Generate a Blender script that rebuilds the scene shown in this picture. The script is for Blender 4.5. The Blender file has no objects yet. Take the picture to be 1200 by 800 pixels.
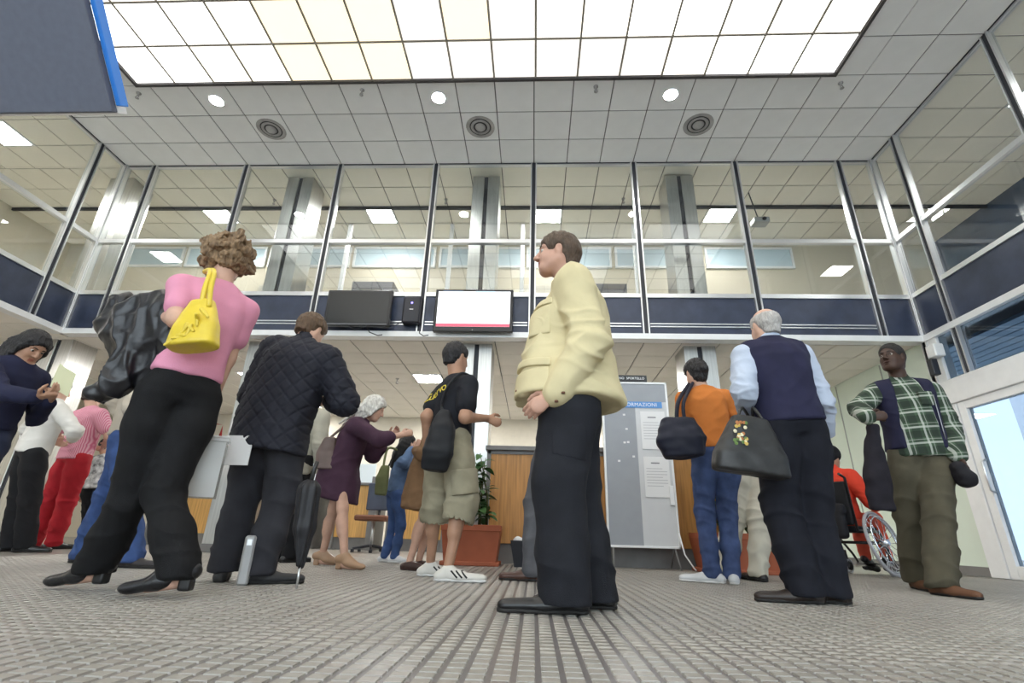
import bpy, math, random
import numpy as np
from mathutils import Matrix, Vector
random.seed(7); rng = np.random.default_rng(11)
scene = bpy.context.scene
COL = scene.collection

# ------------------------------------------------------------------ camera
FPX = 575.12                       # focal length in pixels of the 1200x800 frame
CAM = np.array([0.0, 0.0, 0.295])  # held just above the floor, tilted up
PITCH, YAW, ROLL = 0.3740, 0.0513, 0.0290
cp, sp, cy_, sy_ = math.cos(PITCH), math.sin(PITCH), math.cos(YAW), math.sin(YAW)
CF = np.array([-sy_*cp, cy_*cp, sp]); _R = np.array([cy_, sy_, 0.0]); _U = np.cross(_R, CF)
CR = math.cos(ROLL)*_R + math.sin(ROLL)*_U
CU = math.cos(ROLL)*_U - math.sin(ROLL)*_R
cd = bpy.data.cameras.new('camera'); cam = bpy.data.objects.new('camera', cd); COL.objects.link(cam)
cd.sensor_fit = 'HORIZONTAL'; cd.sensor_width = 36.0; cd.lens = FPX*36.0/1200.0
cd.clip_start = 0.05; cd.clip_end = 200
M = Matrix.Identity(4)
for i in range(3):
    M[i][0] = CR[i]; M[i][1] = CU[i]; M[i][2] = -CF[i]; M[i][3] = CAM[i]
cam.matrix_world = M
scene.camera = cam

# ------------------------------------------------------------------ world, exposure
w = bpy.data.worlds.new('world'); scene.world = w; w.use_nodes = True
bg = w.node_tree.nodes['Background']; bg.inputs[0].default_value = (0.84, 0.92, 1.0, 1); bg.inputs[1].default_value = 6.0
scene.view_settings.view_transform = 'Standard'; scene.view_settings.look = 'None'
scene.view_settings.gamma = 1; scene.view_settings.use_curve_mapping = False
scene.view_settings.exposure = 0.0
PANE_E, DOWN_E, GAL_E, SOF_E = 2.0, 200.0, 80.0, 95.0

# ------------------------------------------------------------------ helpers
def ray(x, y): return CF*FPX + CR*(x-600) + CU*(400-y)
def atZ(x, y, z=0.0): v = ray(x, y); return CAM + v*((z-CAM[2])/v[2])
def atY(x, y, Y): v = ray(x, y); return CAM + v*(Y/v[1])
def px(P):
    q = np.asarray(P, float)-CAM; d = q@CF
    return (600+FPX*(q@CR)/d, 400-FPX*(q@CU)/d, d)
V3 = lambda *a: np.array(a, float)
def nrm(v): v = np.asarray(v, float); return v/(np.linalg.norm(v)+1e-12)

def tag(o, label=None, cat=None, group=None, kind=None):
    if label: o['label'] = label
    if cat: o['category'] = cat
    if group: o['group'] = group
    if kind: o['kind'] = kind
    return o
def empty(name, loc, label=None, cat=None, group=None, kind=None, rz=0):
    o = bpy.data.objects.new(name, None); COL.objects.link(o); o.location = tuple(loc); o.rotation_euler = (0, 0, rz)
    o.empty_display_size = .1
    return tag(o, label, cat, group, kind)
def link(name, me, parent=None, loc=(0, 0, 0), m=None):
    o = bpy.data.objects.new(name, me); COL.objects.link(o); o.location = tuple(float(v) for v in loc)
    if parent is not None: o.parent = parent
    if m is not None and not me.materials: me.materials.append(m)
    return o
def mesh_np(name, Vt, Fc, smooth=False):
    me = bpy.data.meshes.new(name)
    Vt = np.asarray(Vt, np.float32); Fc = np.asarray(Fc, np.int32)
    k = Fc.shape[1]
    me.vertices.add(len(Vt)); me.vertices.foreach_set('co', Vt.ravel())
    me.loops.add(Fc.size); me.loops.foreach_set('vertex_index', Fc.ravel())
    me.polygons.add(len(Fc)); me.polygons.foreach_set('loop_start', np.arange(0, Fc.size, k, dtype=np.int32))
    me.polygons.foreach_set('loop_total', np.full(len(Fc), k, np.int32))
    if smooth: me.polygons.foreach_set('use_smooth', np.ones(len(Fc), bool))
    me.update(); me.validate()
    return me
class MB:
    """collects plain shapes for ONE mesh"""
    def __init__(s): s.v = []; s.f = []; s.sm = []
    def add(s, v, f, sm=False):
        n = len(s.v); s.v += [tuple(map(float, p)) for p in v]; s.f += [tuple(i+n for i in q) for q in f]; s.sm += [sm]*len(f); return s
    def box(s, lo, hi, bev=0.0):
        (a, b, c), (d, e, g) = lo, hi
        if bev <= 0:
            return s.add([(a,b,c),(d,b,c),(d,e,c),(a,e,c),(a,b,g),(d,b,g),(d,e,g),(a,e,g)],
                         [(0,3,2,1),(4,5,6,7),(0,1,5,4),(1,2,6,5),(2,3,7,6),(3,0,4,7)])
        # chamfered box: 24 verts
        v = []; idx = {}
        L = (a, b, c); H = (d, e, g)
        for sx in (0, 1):
            for sy in (0, 1):
                for sz in (0, 1):
                    cpt = [H[k] if q else L[k] for k, q in enumerate((sx, sy, sz))]
                    sg = [-1 if q else 1 for q in (sx, sy, sz)]
                    for ax in range(3):
                        p = [cpt[k]+(0 if k == ax else sg[k]*bev) for k in range(3)]
                        idx[(sx, sy, sz, ax)] = len(v); v.append(p)
        f = []
        for ax in range(3):
            o1, o2 = [k for k in range(3) if k != ax]
            for q in (0, 1):
                ring = []
                for (u, w_) in ((0,0),(1,0),(1,1),(0,1)):
                    key = [0,0,0]; key[ax] = q; key[o1] = u; key[o2] = w_
                    ring.append(idx[(*key, ax)])
                flip = (q == 0) ^ (ax == 1)
                f.append(tuple(ring[::-1]) if flip else tuple(ring))
        for ax in range(3):           # edge strips run along ax
            o1, o2 = [k for k in range(3) if k != ax]
            for u in (0, 1):
                for w_ in (0, 1):
                    ks = []
                    for q in (0, 1):
                        key = [0,0,0]; key[ax] = q; key[o1] = u; key[o2] = w_; ks.append(tuple(key))
                    f.append((idx[(*ks[0], o1)], idx[(*ks[1], o1)], idx[(*ks[1], o2)], idx[(*ks[0], o2)]))
        for sx in (0, 1):
            for sy in (0, 1):
                for sz in (0, 1): f.append(tuple(idx[(sx, sy, sz, k)] for k in range(3)))
        return s.add(v, f)
    def tube(s, pts, r, n=8, cap=True, closed=False):
        pts = [np.asarray(p, float) for p in pts]; m = len(pts); rr = r if hasattr(r, '__len__') else [r]*m
        v = []; f = []; prev = None
        for i, p in enumerate(pts):
            if closed: t = nrm(pts[(i+1) % m]-pts[i-1])
            else: t = nrm(pts[min(i+1, m-1)]-pts[max(i-1, 0)])
            a = prev if prev is not None else (V3(0,0,1) if abs(t[2]) < .9 else V3(1,0,0))
            b = nrm(np.cross(t, a)); a = np.cross(b, t); prev = a
            for k in range(n):
                q = 2*math.pi*k/n; v.append(p+rr[i]*(math.cos(q)*a+math.sin(q)*b))
        for i in range(m if closed else m-1):
            for k in range(n):
                j = (i+1) % m
                f.append((i*n+k, i*n+(k+1) % n, j*n+(k+1) % n, j*n+k))
        s.add(v, f, True)
        if cap and not closed:
            c0 = len(s.v)-len(v)
            s.f += [tuple(c0+k for k in range(n))[::-1], tuple(c0+(m-1)*n+k for k in range(n))]; s.sm += [False, False]
        return s
    def lathe(s, prof, c=(0,0,0), n=24, cap=True):
        v = []; f = []
        for (r, z) in prof:
            for k in range(n):
                q = 2*math.pi*k/n; v.append((c[0]+r*math.cos(q), c[1]+r*math.sin(q), c[2]+z))
        for i in range(len(prof)-1):
            for k in range(n): f.append((i*n+k, i*n+(k+1) % n, (i+1)*n+(k+1) % n, (i+1)*n+k))
        s.add(v, f, True)
        if cap:
            c0 = len(s.v)-len(v)
            s.f += [tuple(c0+k for k in range(n))[::-1], tuple(c0+(len(prof)-1)*n+k for k in range(n))]; s.sm += [False, False]
        return s
    def mesh(s, name):
        me = bpy.data.meshes.new(name); me.from_pydata(s.v, [], s.f)
        me.polygons.foreach_set('use_smooth', s.sm); me.update()
        import bmesh
        bm = bmesh.new(); bm.from_mesh(me); bmesh.ops.recalc_face_normals(bm, faces=bm.faces); bm.to_mesh(me); bm.free()
        return me
    def build(s, name, m, parent=None, loc=(0,0,0)):
        return link(name, s.mesh(name), parent, loc, m)
def boxo(name, lo, hi, m, parent=None, bev=0.0, loc=(0,0,0)):
    return MB().box(lo, hi, bev).build(name, m, parent, loc)

# ------------------------------------------------------------------ materials
MATS = {}
def mat(name, col=(.5,.5,.5), rough=.6, metal=0.0, var=0.0, vscale=8.0, bump=0.0, bscale=60.0, spec=.5, stretch=None, col2=None, sheen=0.0, coat=0.0):
    if name in MATS: return MATS[name]
    m = bpy.data.materials.new(name); m.use_nodes = True; nt = m.node_tree; b = nt.nodes['Principled BSDF']
    b.inputs['Base Color'].default_value = (*col, 1); b.inputs['Roughness'].default_value = rough
    b.inputs['Metallic'].default_value = metal; b.inputs['Specular IOR Level'].default_value = spec
    if sheen: b.inputs['Sheen Weight'].default_value = sheen
    if coat: b.inputs['Coat Weight'].default_value = coat
    tc = nt.nodes.new('ShaderNodeTexCoord'); src = tc.outputs['Object']
    if stretch:
        mp = nt.nodes.new('ShaderNodeMapping'); mp.inputs['Scale'].default_value = stretch; nt.links.new(src, mp.inputs[0]); src = mp.outputs[0]
    if var > 0 or col2:
        n = nt.nodes.new('ShaderNodeTexNoise'); n.inputs['Scale'].default_value = vscale; n.inputs['Detail'].default_value = 5
        nt.links.new(src, n.inputs['Vector'])
        r = nt.nodes.new('ShaderNodeValToRGB'); c = np.array(col)
        r.color_ramp.elements[0].position = .3; r.color_ramp.elements[1].position = .7
        r.color_ramp.elements[0].color = (*(np.clip(c*(1-var), 0, 1) if not col2 else c), 1)
        r.color_ramp.elements[1].color = (*(np.clip(c*(1+var), 0, 1) if not col2 else np.array(col2)), 1)
        nt.links.new(n.outputs['Fac'], r.inputs[0]); nt.links.new(r.outputs[0], b.inputs['Base Color'])
    if bump > 0:
        n2 = nt.nodes.new('ShaderNodeTexNoise'); n2.inputs['Scale'].default_value = bscale; n2.inputs['Detail'].default_value = 3
        nt.links.new(src, n2.inputs['Vector'])
        bp = nt.nodes.new('ShaderNodeBump'); bp.inputs['Strength'].default_value = bump; bp.inputs['Distance'].default_value = .01
        nt.links.new(n2.outputs['Fac'], bp.inputs['Height']); nt.links.new(bp.outputs[0], b.inputs['Normal'])
    MATS[name] = m; return m
def emit(name, col, e):
    if name in MATS: return MATS[name]
    m = bpy.data.materials.new(name); m.use_nodes = True; b = m.node_tree.nodes['Principled BSDF']
    b.inputs['Base Color'].default_value = (*[c*.8 for c in col], 1)
    b.inputs['Emission Color'].default_value = (*col, 1); b.inputs['Emission Strength'].default_value = e
    MATS[name] = m; return m
def glass(name, tint=(.93,.96,.96), refl=1.0, rough=.0):
    if name in MATS: return MATS[name]
    m = bpy.data.materials.new(name); m.use_nodes = True; nt = m.node_tree; nt.nodes.clear()
    o = nt.nodes.new('ShaderNodeOutputMaterial'); t = nt.nodes.new('ShaderNodeBsdfTransparent'); g = nt.nodes.new('ShaderNodeBsdfGlossy')
    t.inputs[0].default_value = (*tint, 1); g.inputs['Roughness'].default_value = rough
    fr = nt.nodes.new('ShaderNodeLayerWeight'); fr.inputs[0].default_value = .5
    pw_ = nt.nodes.new('ShaderNodeMath'); pw_.operation = 'POWER'; pw_.inputs[1].default_value = 4.0; nt.links.new(fr.outputs['Facing'], pw_.inputs[0])
    fr = nt.nodes.new('ShaderNodeMath'); fr.operation = 'MULTIPLY_ADD'; fr.inputs[1].default_value = .9; fr.inputs[2].default_value = .045; nt.links.new(pw_.outputs[0], fr.inputs[0])
    mu = nt.nodes.new('ShaderNodeMath'); mu.operation = 'MULTIPLY'; mu.inputs[1].default_value = refl; mu.use_clamp = True
    x = nt.nodes.new('ShaderNodeMixShader')
    nt.links.new(fr.outputs[0], mu.inputs[0]); nt.links.new(mu.outputs[0], x.inputs[0]); nt.links.new(t.outputs[0], x.inputs[1]); nt.links.new(g.outputs[0], x.inputs[2]); nt.links.new(x.outputs[0], o.inputs[0])
    MATS[name] = m; return m

m_tile_c = mat('ceiling_tile', (.80,.80,.79), .9, var=.05, vscale=2.2, bump=.25, bscale=220)
m_tile_g = mat('gallery_tile', (.84,.80,.70), .9, var=.05, vscale=2, bump=.2, bscale=220)
m_tile_s = mat('soffit_tile', (.84,.81,.74), .9, var=.04, vscale=2, bump=.2, bscale=220)
m_grid = mat('ceiling_grid', (.16,.155,.15), .7)
m_alu = mat('aluminium', (.72,.73,.74), .32, .85, var=.04, vscale=3, stretch=(1,1,.1))
m_white = mat('white_metal', (.82,.83,.83), .4, .1, var=.03)
m_dark = mat('black_rubber_gasket', (.018,.02,.028), .5)
m_navy = mat('navy_panel', (.035,.046,.082), .38, var=.25, vscale=5, bump=.05, bscale=150)
m_steel = mat('brushed_steel', (.52,.52,.50), .3, .9, var=.12, vscale=6, stretch=(8,8,.4))
m_green = mat('pale_green_wall', (.70,.78,.67), .85, var=.05, vscale=1.5)
m_beige = mat('beige_wall', (.58,.53,.42), .85, var=.05, vscale=1.2)
m_wood = mat('counter_wood', (.46,.22,.06), .45, var=.25, vscale=3.0, stretch=(14,14,.7), bump=.05)
m_wood2 = mat('counter_wood_light', (.62,.35,.10), .45, var=.22, vscale=3.0, stretch=(14,14,.7), bump=.05)
m_grey = mat('grey_laminate', (.17,.165,.16), .5, var=.1)
m_glass = glass('window_glass', (.93,.95,.95), 1.1)
m_glass_r = glass('window_glass_door', (.40,.45,.50), .8)

# ------------------------------------------------------------------ room dimensions (ceiling tile = 0.5 m)
T = .5; X0 = -6.551; XR = X0+23*T; D = 6.021; HC = 5.587; HB = 2.729
ZT, ZP, ZB = 4.19, 3.335, 2.775        # transom, top and bottom of the navy spandrel
YF = -6.0                              # wall behind the camera
GB, GR, GL = 8.28, 7.45, -9.55          # far walls of the galleries
UB = 11.0                              # far wall below the gallery

def inframe(P, pad=30):
    x, y, d = px(P); return d > .1 and -pad < x < 1200+pad and -pad < y < 800+pad

# floor
fl = boxo('floor', (GL-.2, YF, -.12), (XR+.15, UB, -.004), None)
tag(fl, kind='structure')
# ---------------- floor: small square mosaic tiles with wide dark joints
PX_, PY_, GP, GQ = .0557, .0480, .0135, .0068
FX0 = .0141/2 + .0003
def floor_mat():
    m = bpy.data.materials.new('mosaic_floor'); m.use_nodes = True; nt = m.node_tree; b = nt.nodes['Principled BSDF']
    tc = nt.nodes.new('ShaderNodeTexCoord'); sx = nt.nodes.new('ShaderNodeSeparateXYZ'); nt.links.new(tc.outputs['Object'], sx.inputs[0])
    def axis(out, pitch, off, gp):
        a = nt.nodes.new('ShaderNodeMath'); a.operation = 'ADD'; a.inputs[1].default_value = -off; nt.links.new(out, a.inputs[0])
        d = nt.nodes.new('ShaderNodeMath'); d.operation = 'DIVIDE'; d.inputs[1].default_value = pitch; nt.links.new(a.outputs[0], d.inputs[0])
        f = nt.nodes.new('ShaderNodeMath'); f.operation = 'FRACT'; nt.links.new(d.outputs[0], f.inputs[0])
        g = nt.nodes.new('ShaderNodeMath'); g.operation = 'LESS_THAN'; g.inputs[1].default_value = gp/pitch; nt.links.new(f.outputs[0], g.inputs[0])
        return g.outputs[0]
    mx = nt.nodes.new('ShaderNodeMath'); mx.operation = 'MAXIMUM'
    nt.links.new(axis(sx.outputs[0], PX_, FX0, GP), mx.inputs[0]); nt.links.new(axis(sx.outputs[1], PY_, 0, GQ), mx.inputs[1])
    n = nt.nodes.new('ShaderNodeTexNoise'); n.inputs['Scale'].default_value = 1.3; n.inputs['Detail'].default_value = 4; nt.links.new(tc.outputs['Object'], n.inputs['Vector'])
    r = nt.nodes.new('ShaderNodeValToRGB'); r.color_ramp.elements[0].color = (.28,.262,.237,1); r.color_ramp.elements[1].color = (.35,.332,.298,1); nt.links.new(n.outputs['Fac'], r.inputs[0])
    mi = nt.nodes.new('ShaderNodeMix'); mi.data_type = 'RGBA'; nt.links.new(mx.outputs[0], mi.inputs[0]); nt.links.new(r.outputs[0], mi.inputs[6]); mi.inputs[7].default_value = (.165,.152,.150,1)
    nt.links.new(mi.outputs[2], b.inputs['Base Color']); b.inputs['Roughness'].default_value = .33
    return m
fl.data.materials.append(floor_mat())
m_ft = [mat('floor_tile_%d' % i, c, .38, var=.08, vscale=2.5, bump=.03, bscale=90) for i, c in enumerate([(.325,.305,.272), (.34,.32,.287), (.312,.293,.262), (.328,.302,.272)])]
tw, th = PX_-GP, PY_-GQ
def tile_verts(z1, b=.0018): return [(0,0,-.006),(tw,0,-.006),(tw,th,-.006),(0,th,-.006),(b,b,z1),(tw-b,b,z1),(tw-b,th-b,z1),(b,th-b,z1)]
TF = [(4,5,6,7),(0,1,5,4),(1,2,6,5),(2,3,7,6),(3,0,4,7)]
tmesh = []
for i in range(4):
    me = MB().add(tile_verts(0), TF).mesh('floor_tile'); me.materials.append(m_ft[i]); tmesh.append(me)
cells = []
i0, i1 = int((-4.6-FX0)/PX_), int((4.9-FX0)/PX_)
j0, j1 = int(1.02/PY_), int(6.0/PY_)
vis = []
for i in range(i0, i1):
    for j in range(j0, j1):
        x = FX0+i*PX_+GP; y = j*PY_+GQ
        a, b_, d = px((x+tw/2, y+th/2, 0))
        if not (-25 < a < 1225 and b_ < 815): continue
        cells.append((d, x, y, -25 < a < 1225 and b_ < 801))
cells.sort()
near = [c for c in cells if c[3]][:300]; nset = set((c[1], c[2]) for c in near)
for k, (d, x, y, _) in enumerate(near):
    link('mosaic_tile', tmesh[int(rng.integers(4))], fl, (x, y, rng.uniform(-.0004, .0004)))
rest = [c for c in cells if (c[1], c[2]) not in nset]
tv = np.array(tile_verts(0)); tf = np.array(TF)
n = len(rest); off = np.array([[c[1], c[2], 0] for c in rest]); off[:, 2] = rng.uniform(-.0005, .0005, n)
Vt = (tv[None]+off[:, None]).reshape(-1, 3); Fc = (tf[None]+8*np.arange(n)[:, None, None]).reshape(-1, 4)
me = mesh_np('mosaic_tiles_far', Vt, Fc)
for mm in m_ft: me.materials.append(mm)
me.polygons.foreach_set('material_index', np.repeat(rng.integers(0, 4, n), 5).astype(np.int32))
tag(link('mosaic_tiles', me, fl), kind='stuff')

# ---------------- ceilings of separate tiles
def tiled_ceiling(name, z, cellsxy, m, base_lo, base_hi, tz=.014, gap=.007):
    c = boxo(name, (*base_lo, z+.012), (*base_hi, z+.10), m_grid); tag(c, kind='structure')
    me = MB().box((gap, gap, 0), (T-gap, T-gap, tz), .003).mesh('ceiling_tile'); me.materials.append(m)
    far = MB(); q = []
    for (x, y) in cellsxy:
        P = (x+T/2, y+T/2, z)
        if inframe(P, 45): q.append((np.linalg.norm(np.array(P)-CAM), x, y))
        else: far.box((x+gap, y+gap, z), (x+T-gap, y+T-gap, z+tz))
    q.sort()
    for k, (d, x, y) in enumerate(q):
        if k < 300: link('ceiling_tile', me, c, (x, y, z+rng.uniform(-.001, .001)))
        else: far.box((x+gap, y+gap, z), (x+T-gap, y+T-gap, z+tz))
    if far.v: tag(far.build('far_ceiling_tiles', m, c), kind='stuff')
    return c
PX1, PX2, PYF = X0+2.72*T, X0+20.26*T, D-3*T-.03      # luminous ceiling
cells = []
for i in range(23):
    for j in range(24):
        x = X0+i*T; y = D-(j+1)*T
        if x+T > PX1+.05 and x < PX2-.05 and y < PYF-.05 and y > -3.3: continue
        if (i in (5, 11, 17) and j == 1): continue     # air diffusers sit in these
        if y < YF: continue
        cells.append((x, y))
ceil = tiled_ceiling('ceiling', HC, cells, m_tile_c, (X0-.05, YF), (XR+.05, D+.03))
# strips of cut tiles beside the luminous field
for (a, b_) in ((X0+2*T, PX1-.03), (PX2+.03, X0+21*T)):
    for j in range(3, 19):
        y = D-(j+1)*T; o = boxo('ceiling_tile', (a+.007, y+.007, HC), (b_-.003, y+T-.007, HC+.014), m_tile_c, ceil)
cg = []
for i in range(-6, 23+5):
    for j in range(0, 5):
        lt = (i in (1, 7, 13, 19) and j == 2)
        if not lt: cg.append((X0+i*T, D+.03+j*T))
for j in range(0, 12):
    for i in range(0, 6):
        if not (i == 2 and j in (1, 5, 9)): cg.append((X0-.06-(i+1)*T, D+.03-(j+1)*T))
    for i in range(0, 5):
        if not (i == 2 and j in (2, 6, 10)): cg.append((XR+.06+i*T, D+.03-(j+1)*T))
cgal = tiled_ceiling('ceiling_gallery', HC+.004, cg, m_tile_g, (GL, YF), (GR, GB))
cs = []
for i in range(-6, 23):
    for j in range(0, 10):
        if i in (3, 9, 15) and j in (3, 7): continue
        cs.append((X0+i*T, D+.16+j*T))
for i in range(0, 6):
    for j in range(0, 12):
        if i == 2 and j in (3, 8): continue
        cs.append((X0-.06-(i+1)*T, D+.16-(j+1)*T))
csof = tiled_ceiling('ceiling_soffit', HB-.012, cs, m_tile_s, (GL, D+.12), (XR, UB))
boxo('side_soffit', (GL, YF, HB+.002), (X0-.02, D+.14, HB+.08), m_grid, csof)

# luminous ceiling: separate lit panes in a dark frame
NPX = 17; pw = (PX2-PX1)/NPX; NPY = 15; ph = .515
lum = empty('luminous_ceiling', (0, 0, HC), 'large luminous ceiling field of square frosted panes in a dark grid', 'ceiling light')
pane_m = [emit('lit_pane_white', (1, .96, .88), PANE_E*.75), emit('lit_pane_warm', (1, .88, .66), PANE_E*.55), emit('lit_pane_dim', (.98, .94, .90), PANE_E*.45), emit('lit_pane_bright', (1, .985, .96), PANE_E*1.4)]
pm = []
for k in range(4):
    me = MB().box((.012, .012, .004), (pw-.012, ph-.012, .016)).mesh('lit_pane'); me.materials.append(pane_m[k]); pm.append(me)
warm = {(4,0),(5,0),(6,0),(5,1),(6,1),(8,1),(4,1)}; dim = {(7,0),(8,0),(9,0),(10,0),(7,1),(11,0),(12,0),(9,1)}; bright = {(0,0),(1,0),(1,1),(0,1),(12,1),(13,1),(14,0),(15,0),(16,0),(2,1)}
for i in range(NPX):
    for j in range(NPY):
        k = 1 if (i, j) in warm else 2 if (i, j) in dim else 3 if (i, j) in bright else (0 if j < 3 else int(rng.choice([0, 0, 1, 3])))
        link('lit_pane', pm[k], lum, (PX1+i*pw, PYF-(j+1)*ph, 0))
m_fr = mat('dark_ceiling_frame', (.05,.045,.045), .5)
m_tb = mat('bronze_tbar', (.30,.27,.22), .5)
PYB = PYF-NPY*ph
for i in range(1, NPX): boxo('grid_bar', (PX1+i*pw-.011, PYB, -.004), (PX1+i*pw+.011, PYF, .01), m_tb, lum)
for j in range(1, NPY): boxo('grid_bar', (PX1, PYF-j*ph-.011, -.003), (PX2, PYF-j*ph+.011, .009), m_tb, lum)
for lo, hi in (((PX1-.035, PYF-.005, -.02), (PX2+.035, PYF+.035, .02)), ((PX1-.035, PYB-.035, -.02), (PX2+.035, PYB, .02)),
               ((PX1-.035, PYB, -.02), (PX1, PYF, .02)), ((PX2, PYB, -.02), (PX2+.035, PYF, .02))): boxo('edge_frame', lo, hi, m_fr, lum)

# round downlights, air diffusers, sprinklers
m_lamp = emit('downlight_lamp', (1, .98, .95), DOWN_E)
for k, xi in enumerate((4, 10, 16)):
    x = X0+.25+xi*T; y = D-.25-2*T+.0
    r = empty('downlight', (x, y, HC), 'round bright recessed downlight in the tiled ceiling border', 'downlight', 'downlights along the ceiling border')
    MB().lathe([(.085, -.002), (.105, -.008), (.105, .002), (.085, .004)], n=28, cap=False).build('trim_ring', m_white, r)
    MB().lathe([(.002, -.004), (.07, -.004), (.084, -.001)], n=28, cap=False).build('lamp', m_lamp, r)
m_diff = mat('diffuser_metal', (.36,.35,.34), .5, .2, var=.2)
m_diffd = mat('diffuser_slot', (.05,.05,.05), .8)
for xi in (5, 11, 17):
    x = X0+.25+xi*T; y = D-.25-T
    r = empty('air_diffuser', (x, y, HC), 'round stepped metal air diffuser in a square ceiling plate', 'air vent', 'air diffusers along the ceiling border')
    boxo('plate', (-.243, -.243, 0), (.243, .243, .014), m_tile_c, r, .003)
    MB().lathe([(.20, -.004), (.17, -.014), (.15, -.004)], n=28, cap=False).build('outer_ring', m_diff, r)
    MB().lathe([(.155, -.001), (.002, -.001)], n=28, cap=False).build('throat', m_diffd, r)
    MB().lathe([(.135, -.006), (.115, -.024), (.095, -.006)], n=28, cap=False).build('middle_ring', m_diff, r)
    MB().lathe([(.075, -.008), (.06, -.03), (.03, -.034), (.001, -.034)], n=28, cap=False).build('centre_cone', m_diff, r)
def sprinkler(x, y, z, lab, grp):
    r = empty('sprinkler', (x, y, z), lab, 'sprinkler', grp)
    MB().lathe([(.03, 0), (.03, -.008), (.012, -.012), (.012, -.05)], n=12).build('rosette', m_diff, r)
    for s in (-1, 1): MB().tube([(s*.01, 0, -.045), (s*.018, 0, -.065), (s*.004, 0, -.085)], .004, 6).build('yoke_arm', m_diff, r)
    MB().lathe([(.024, -.086), (.024, -.089), (.004, -.092)], n=12).build('deflector', m_diff, r)
for k in range(4): sprinkler(X0+1.28+3*k, 4.63, HC, 'small sprinkler head hanging from the tiled ceiling border', 'sprinklers along the ceiling border')
for k in range(3): sprinkler(X0+2.0+3*k, 6.86, HC, 'small sprinkler head inside the glazed gallery', 'sprinklers in the gallery')
sprinkler(-2.35, 7.95, HB-.012, 'small sprinkler head under the tiled gallery soffit', None)

# lit square panels of the gallery and soffit
def light_panel(x, y, z, lab, grp, e, nm='light_panel', sx=T, sy=T):
    r = empty('ceiling_light', (x, y, z), lab, 'ceiling light', grp)
    boxo('diffuser', (.03, .03, -.003), (sx-.03, sy-.03, .01), emit(nm, (1, .98, .95), e), r)
    for lo, hi in (((.005,.005,-.008),(sx-.005,.03,.012)), ((.005,sy-.03,-.008),(sx-.005,sy-.005,.012)), ((.005,.03,-.008),(.03,sy-.03,.012)), ((sx-.03,.03,-.008),(sx-.005,sy-.03,.012))): boxo('frame', lo, hi, m_white, r)
    return r
for i in (1, 7, 13, 19): light_panel(X0+i*T, D+.03+2*T, HC, 'square lit panel in the rear gallery ceiling', 'lit panels of the rear gallery', GAL_E, 'gallery_light')
for j in (1, 5, 9): light_panel(X0-.06-3*T, D+.03-(j+1)*T, HC, 'square lit panel in the gallery ceiling beside the hanging grey board', 'lit panels of the side gallery', GAL_E*.7, 'gallery_light_b')
for j in (2, 6, 10): light_panel(XR+.06+2*T, D+.03-(j+1)*T, HC, 'square lit panel in the gallery ceiling above the entrance doors', 'lit panels above the entrance', GAL_E*.6, 'gallery_light_c')
for i in (3, 9, 15):
    for j in (3, 7): light_panel(X0+i*T, D+.16+j*T, HB-.012, 'square lit panel in the soffit over the counters', 'lit panels of the soffit', SOF_E, 'soffit_light')
for j in (3, 8): light_panel(X0-.06-3*T, D+.16-(j+1)*T, HB-.012, 'square lit panel in the side soffit beside the queue', 'lit panels of the side soffit', SOF_E, 'soffit_light')

# ---------------- walls
tag(boxo('wall_front', (GL, YF-.15, -.1), (GR, YF, .55), m_beige), kind='structure')
wf = empty('window_5', (0, YF, 0), kind='structure')  # unseen glazed front, added so daylight reaches the hall from behind
for k in range(12):
    x = GL+k*(GR-GL)/11; boxo('mullion', (x-.04, -.12, .55), (x+.04, -.02, HC+.1), m_alu, wf)
    if k < 11: boxo('glass_pane', (x+.04, -.08, .55), (x+(GR-GL)/11-.04, -.072, HC+.1), m_glass, wf)
boxo('transom', (GL, -.11, 2.75), (GR, -.03, 2.93), m_alu, wf)
tag(boxo('wall_back', (GL, UB, -.1), (XR+.15, UB+.15, HB), mat('cream_wall', (.70,.66,.56), .85, var=.04)), kind='structure')
tag(boxo('wall_gallery_back', (GL, GB, HB), (GR, GB+.15, HC+.1), m_beige), kind='structure')
tag(boxo('wall_left', (GL-.15, YF, -.1), (GL, UB, HC+.1), m_beige), kind='structure')
wr = boxo('wall_right', (XR, D+.02, -.1), (XR+.15, UB, HB), m_green); tag(wr, kind='structure')
for y in (6.9, 8.0): boxo('joint_strip', (XR-.008, y, .1), (XR+.0, y+.02, HB-.03), mat('grey_joint', (.35,.38,.34), .6), wr)
boxo('skirting', (XR-.012, D+.03, 0), (XR, UB, .10), m_grey, wr)
m_navyw = mat('navy_wall', (.045,.075,.14), .6, var=.2, vscale=2)
wgr = boxo('wall_gallery_right', (GR, YF, HB), (GR+.15, GB, HC+.1), m_navyw); tag(wgr, kind='structure')
for y in (1.2, 2.4, 3.6, 4.8, 6.0): boxo('joint_strip', (GR-.012, y, HB+.2), (GR, y+.025, HC-.02), m_alu, wgr)
# gallery slabs
for nm, lo, hi in (('trim_1', (GL, D+.10, HB), (GR, GB, HB+.16)), ('trim_2', (GL, YF, HB), (X0-.08, D+.10, HB+.16)), ('trim_3', (XR+.12, YF, HB+.03), (GR, D+.10, HB+.16))):
    tag(boxo(nm, lo, hi, mat('slab', (.72,.70,.66), .8)), kind='structure')
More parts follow.
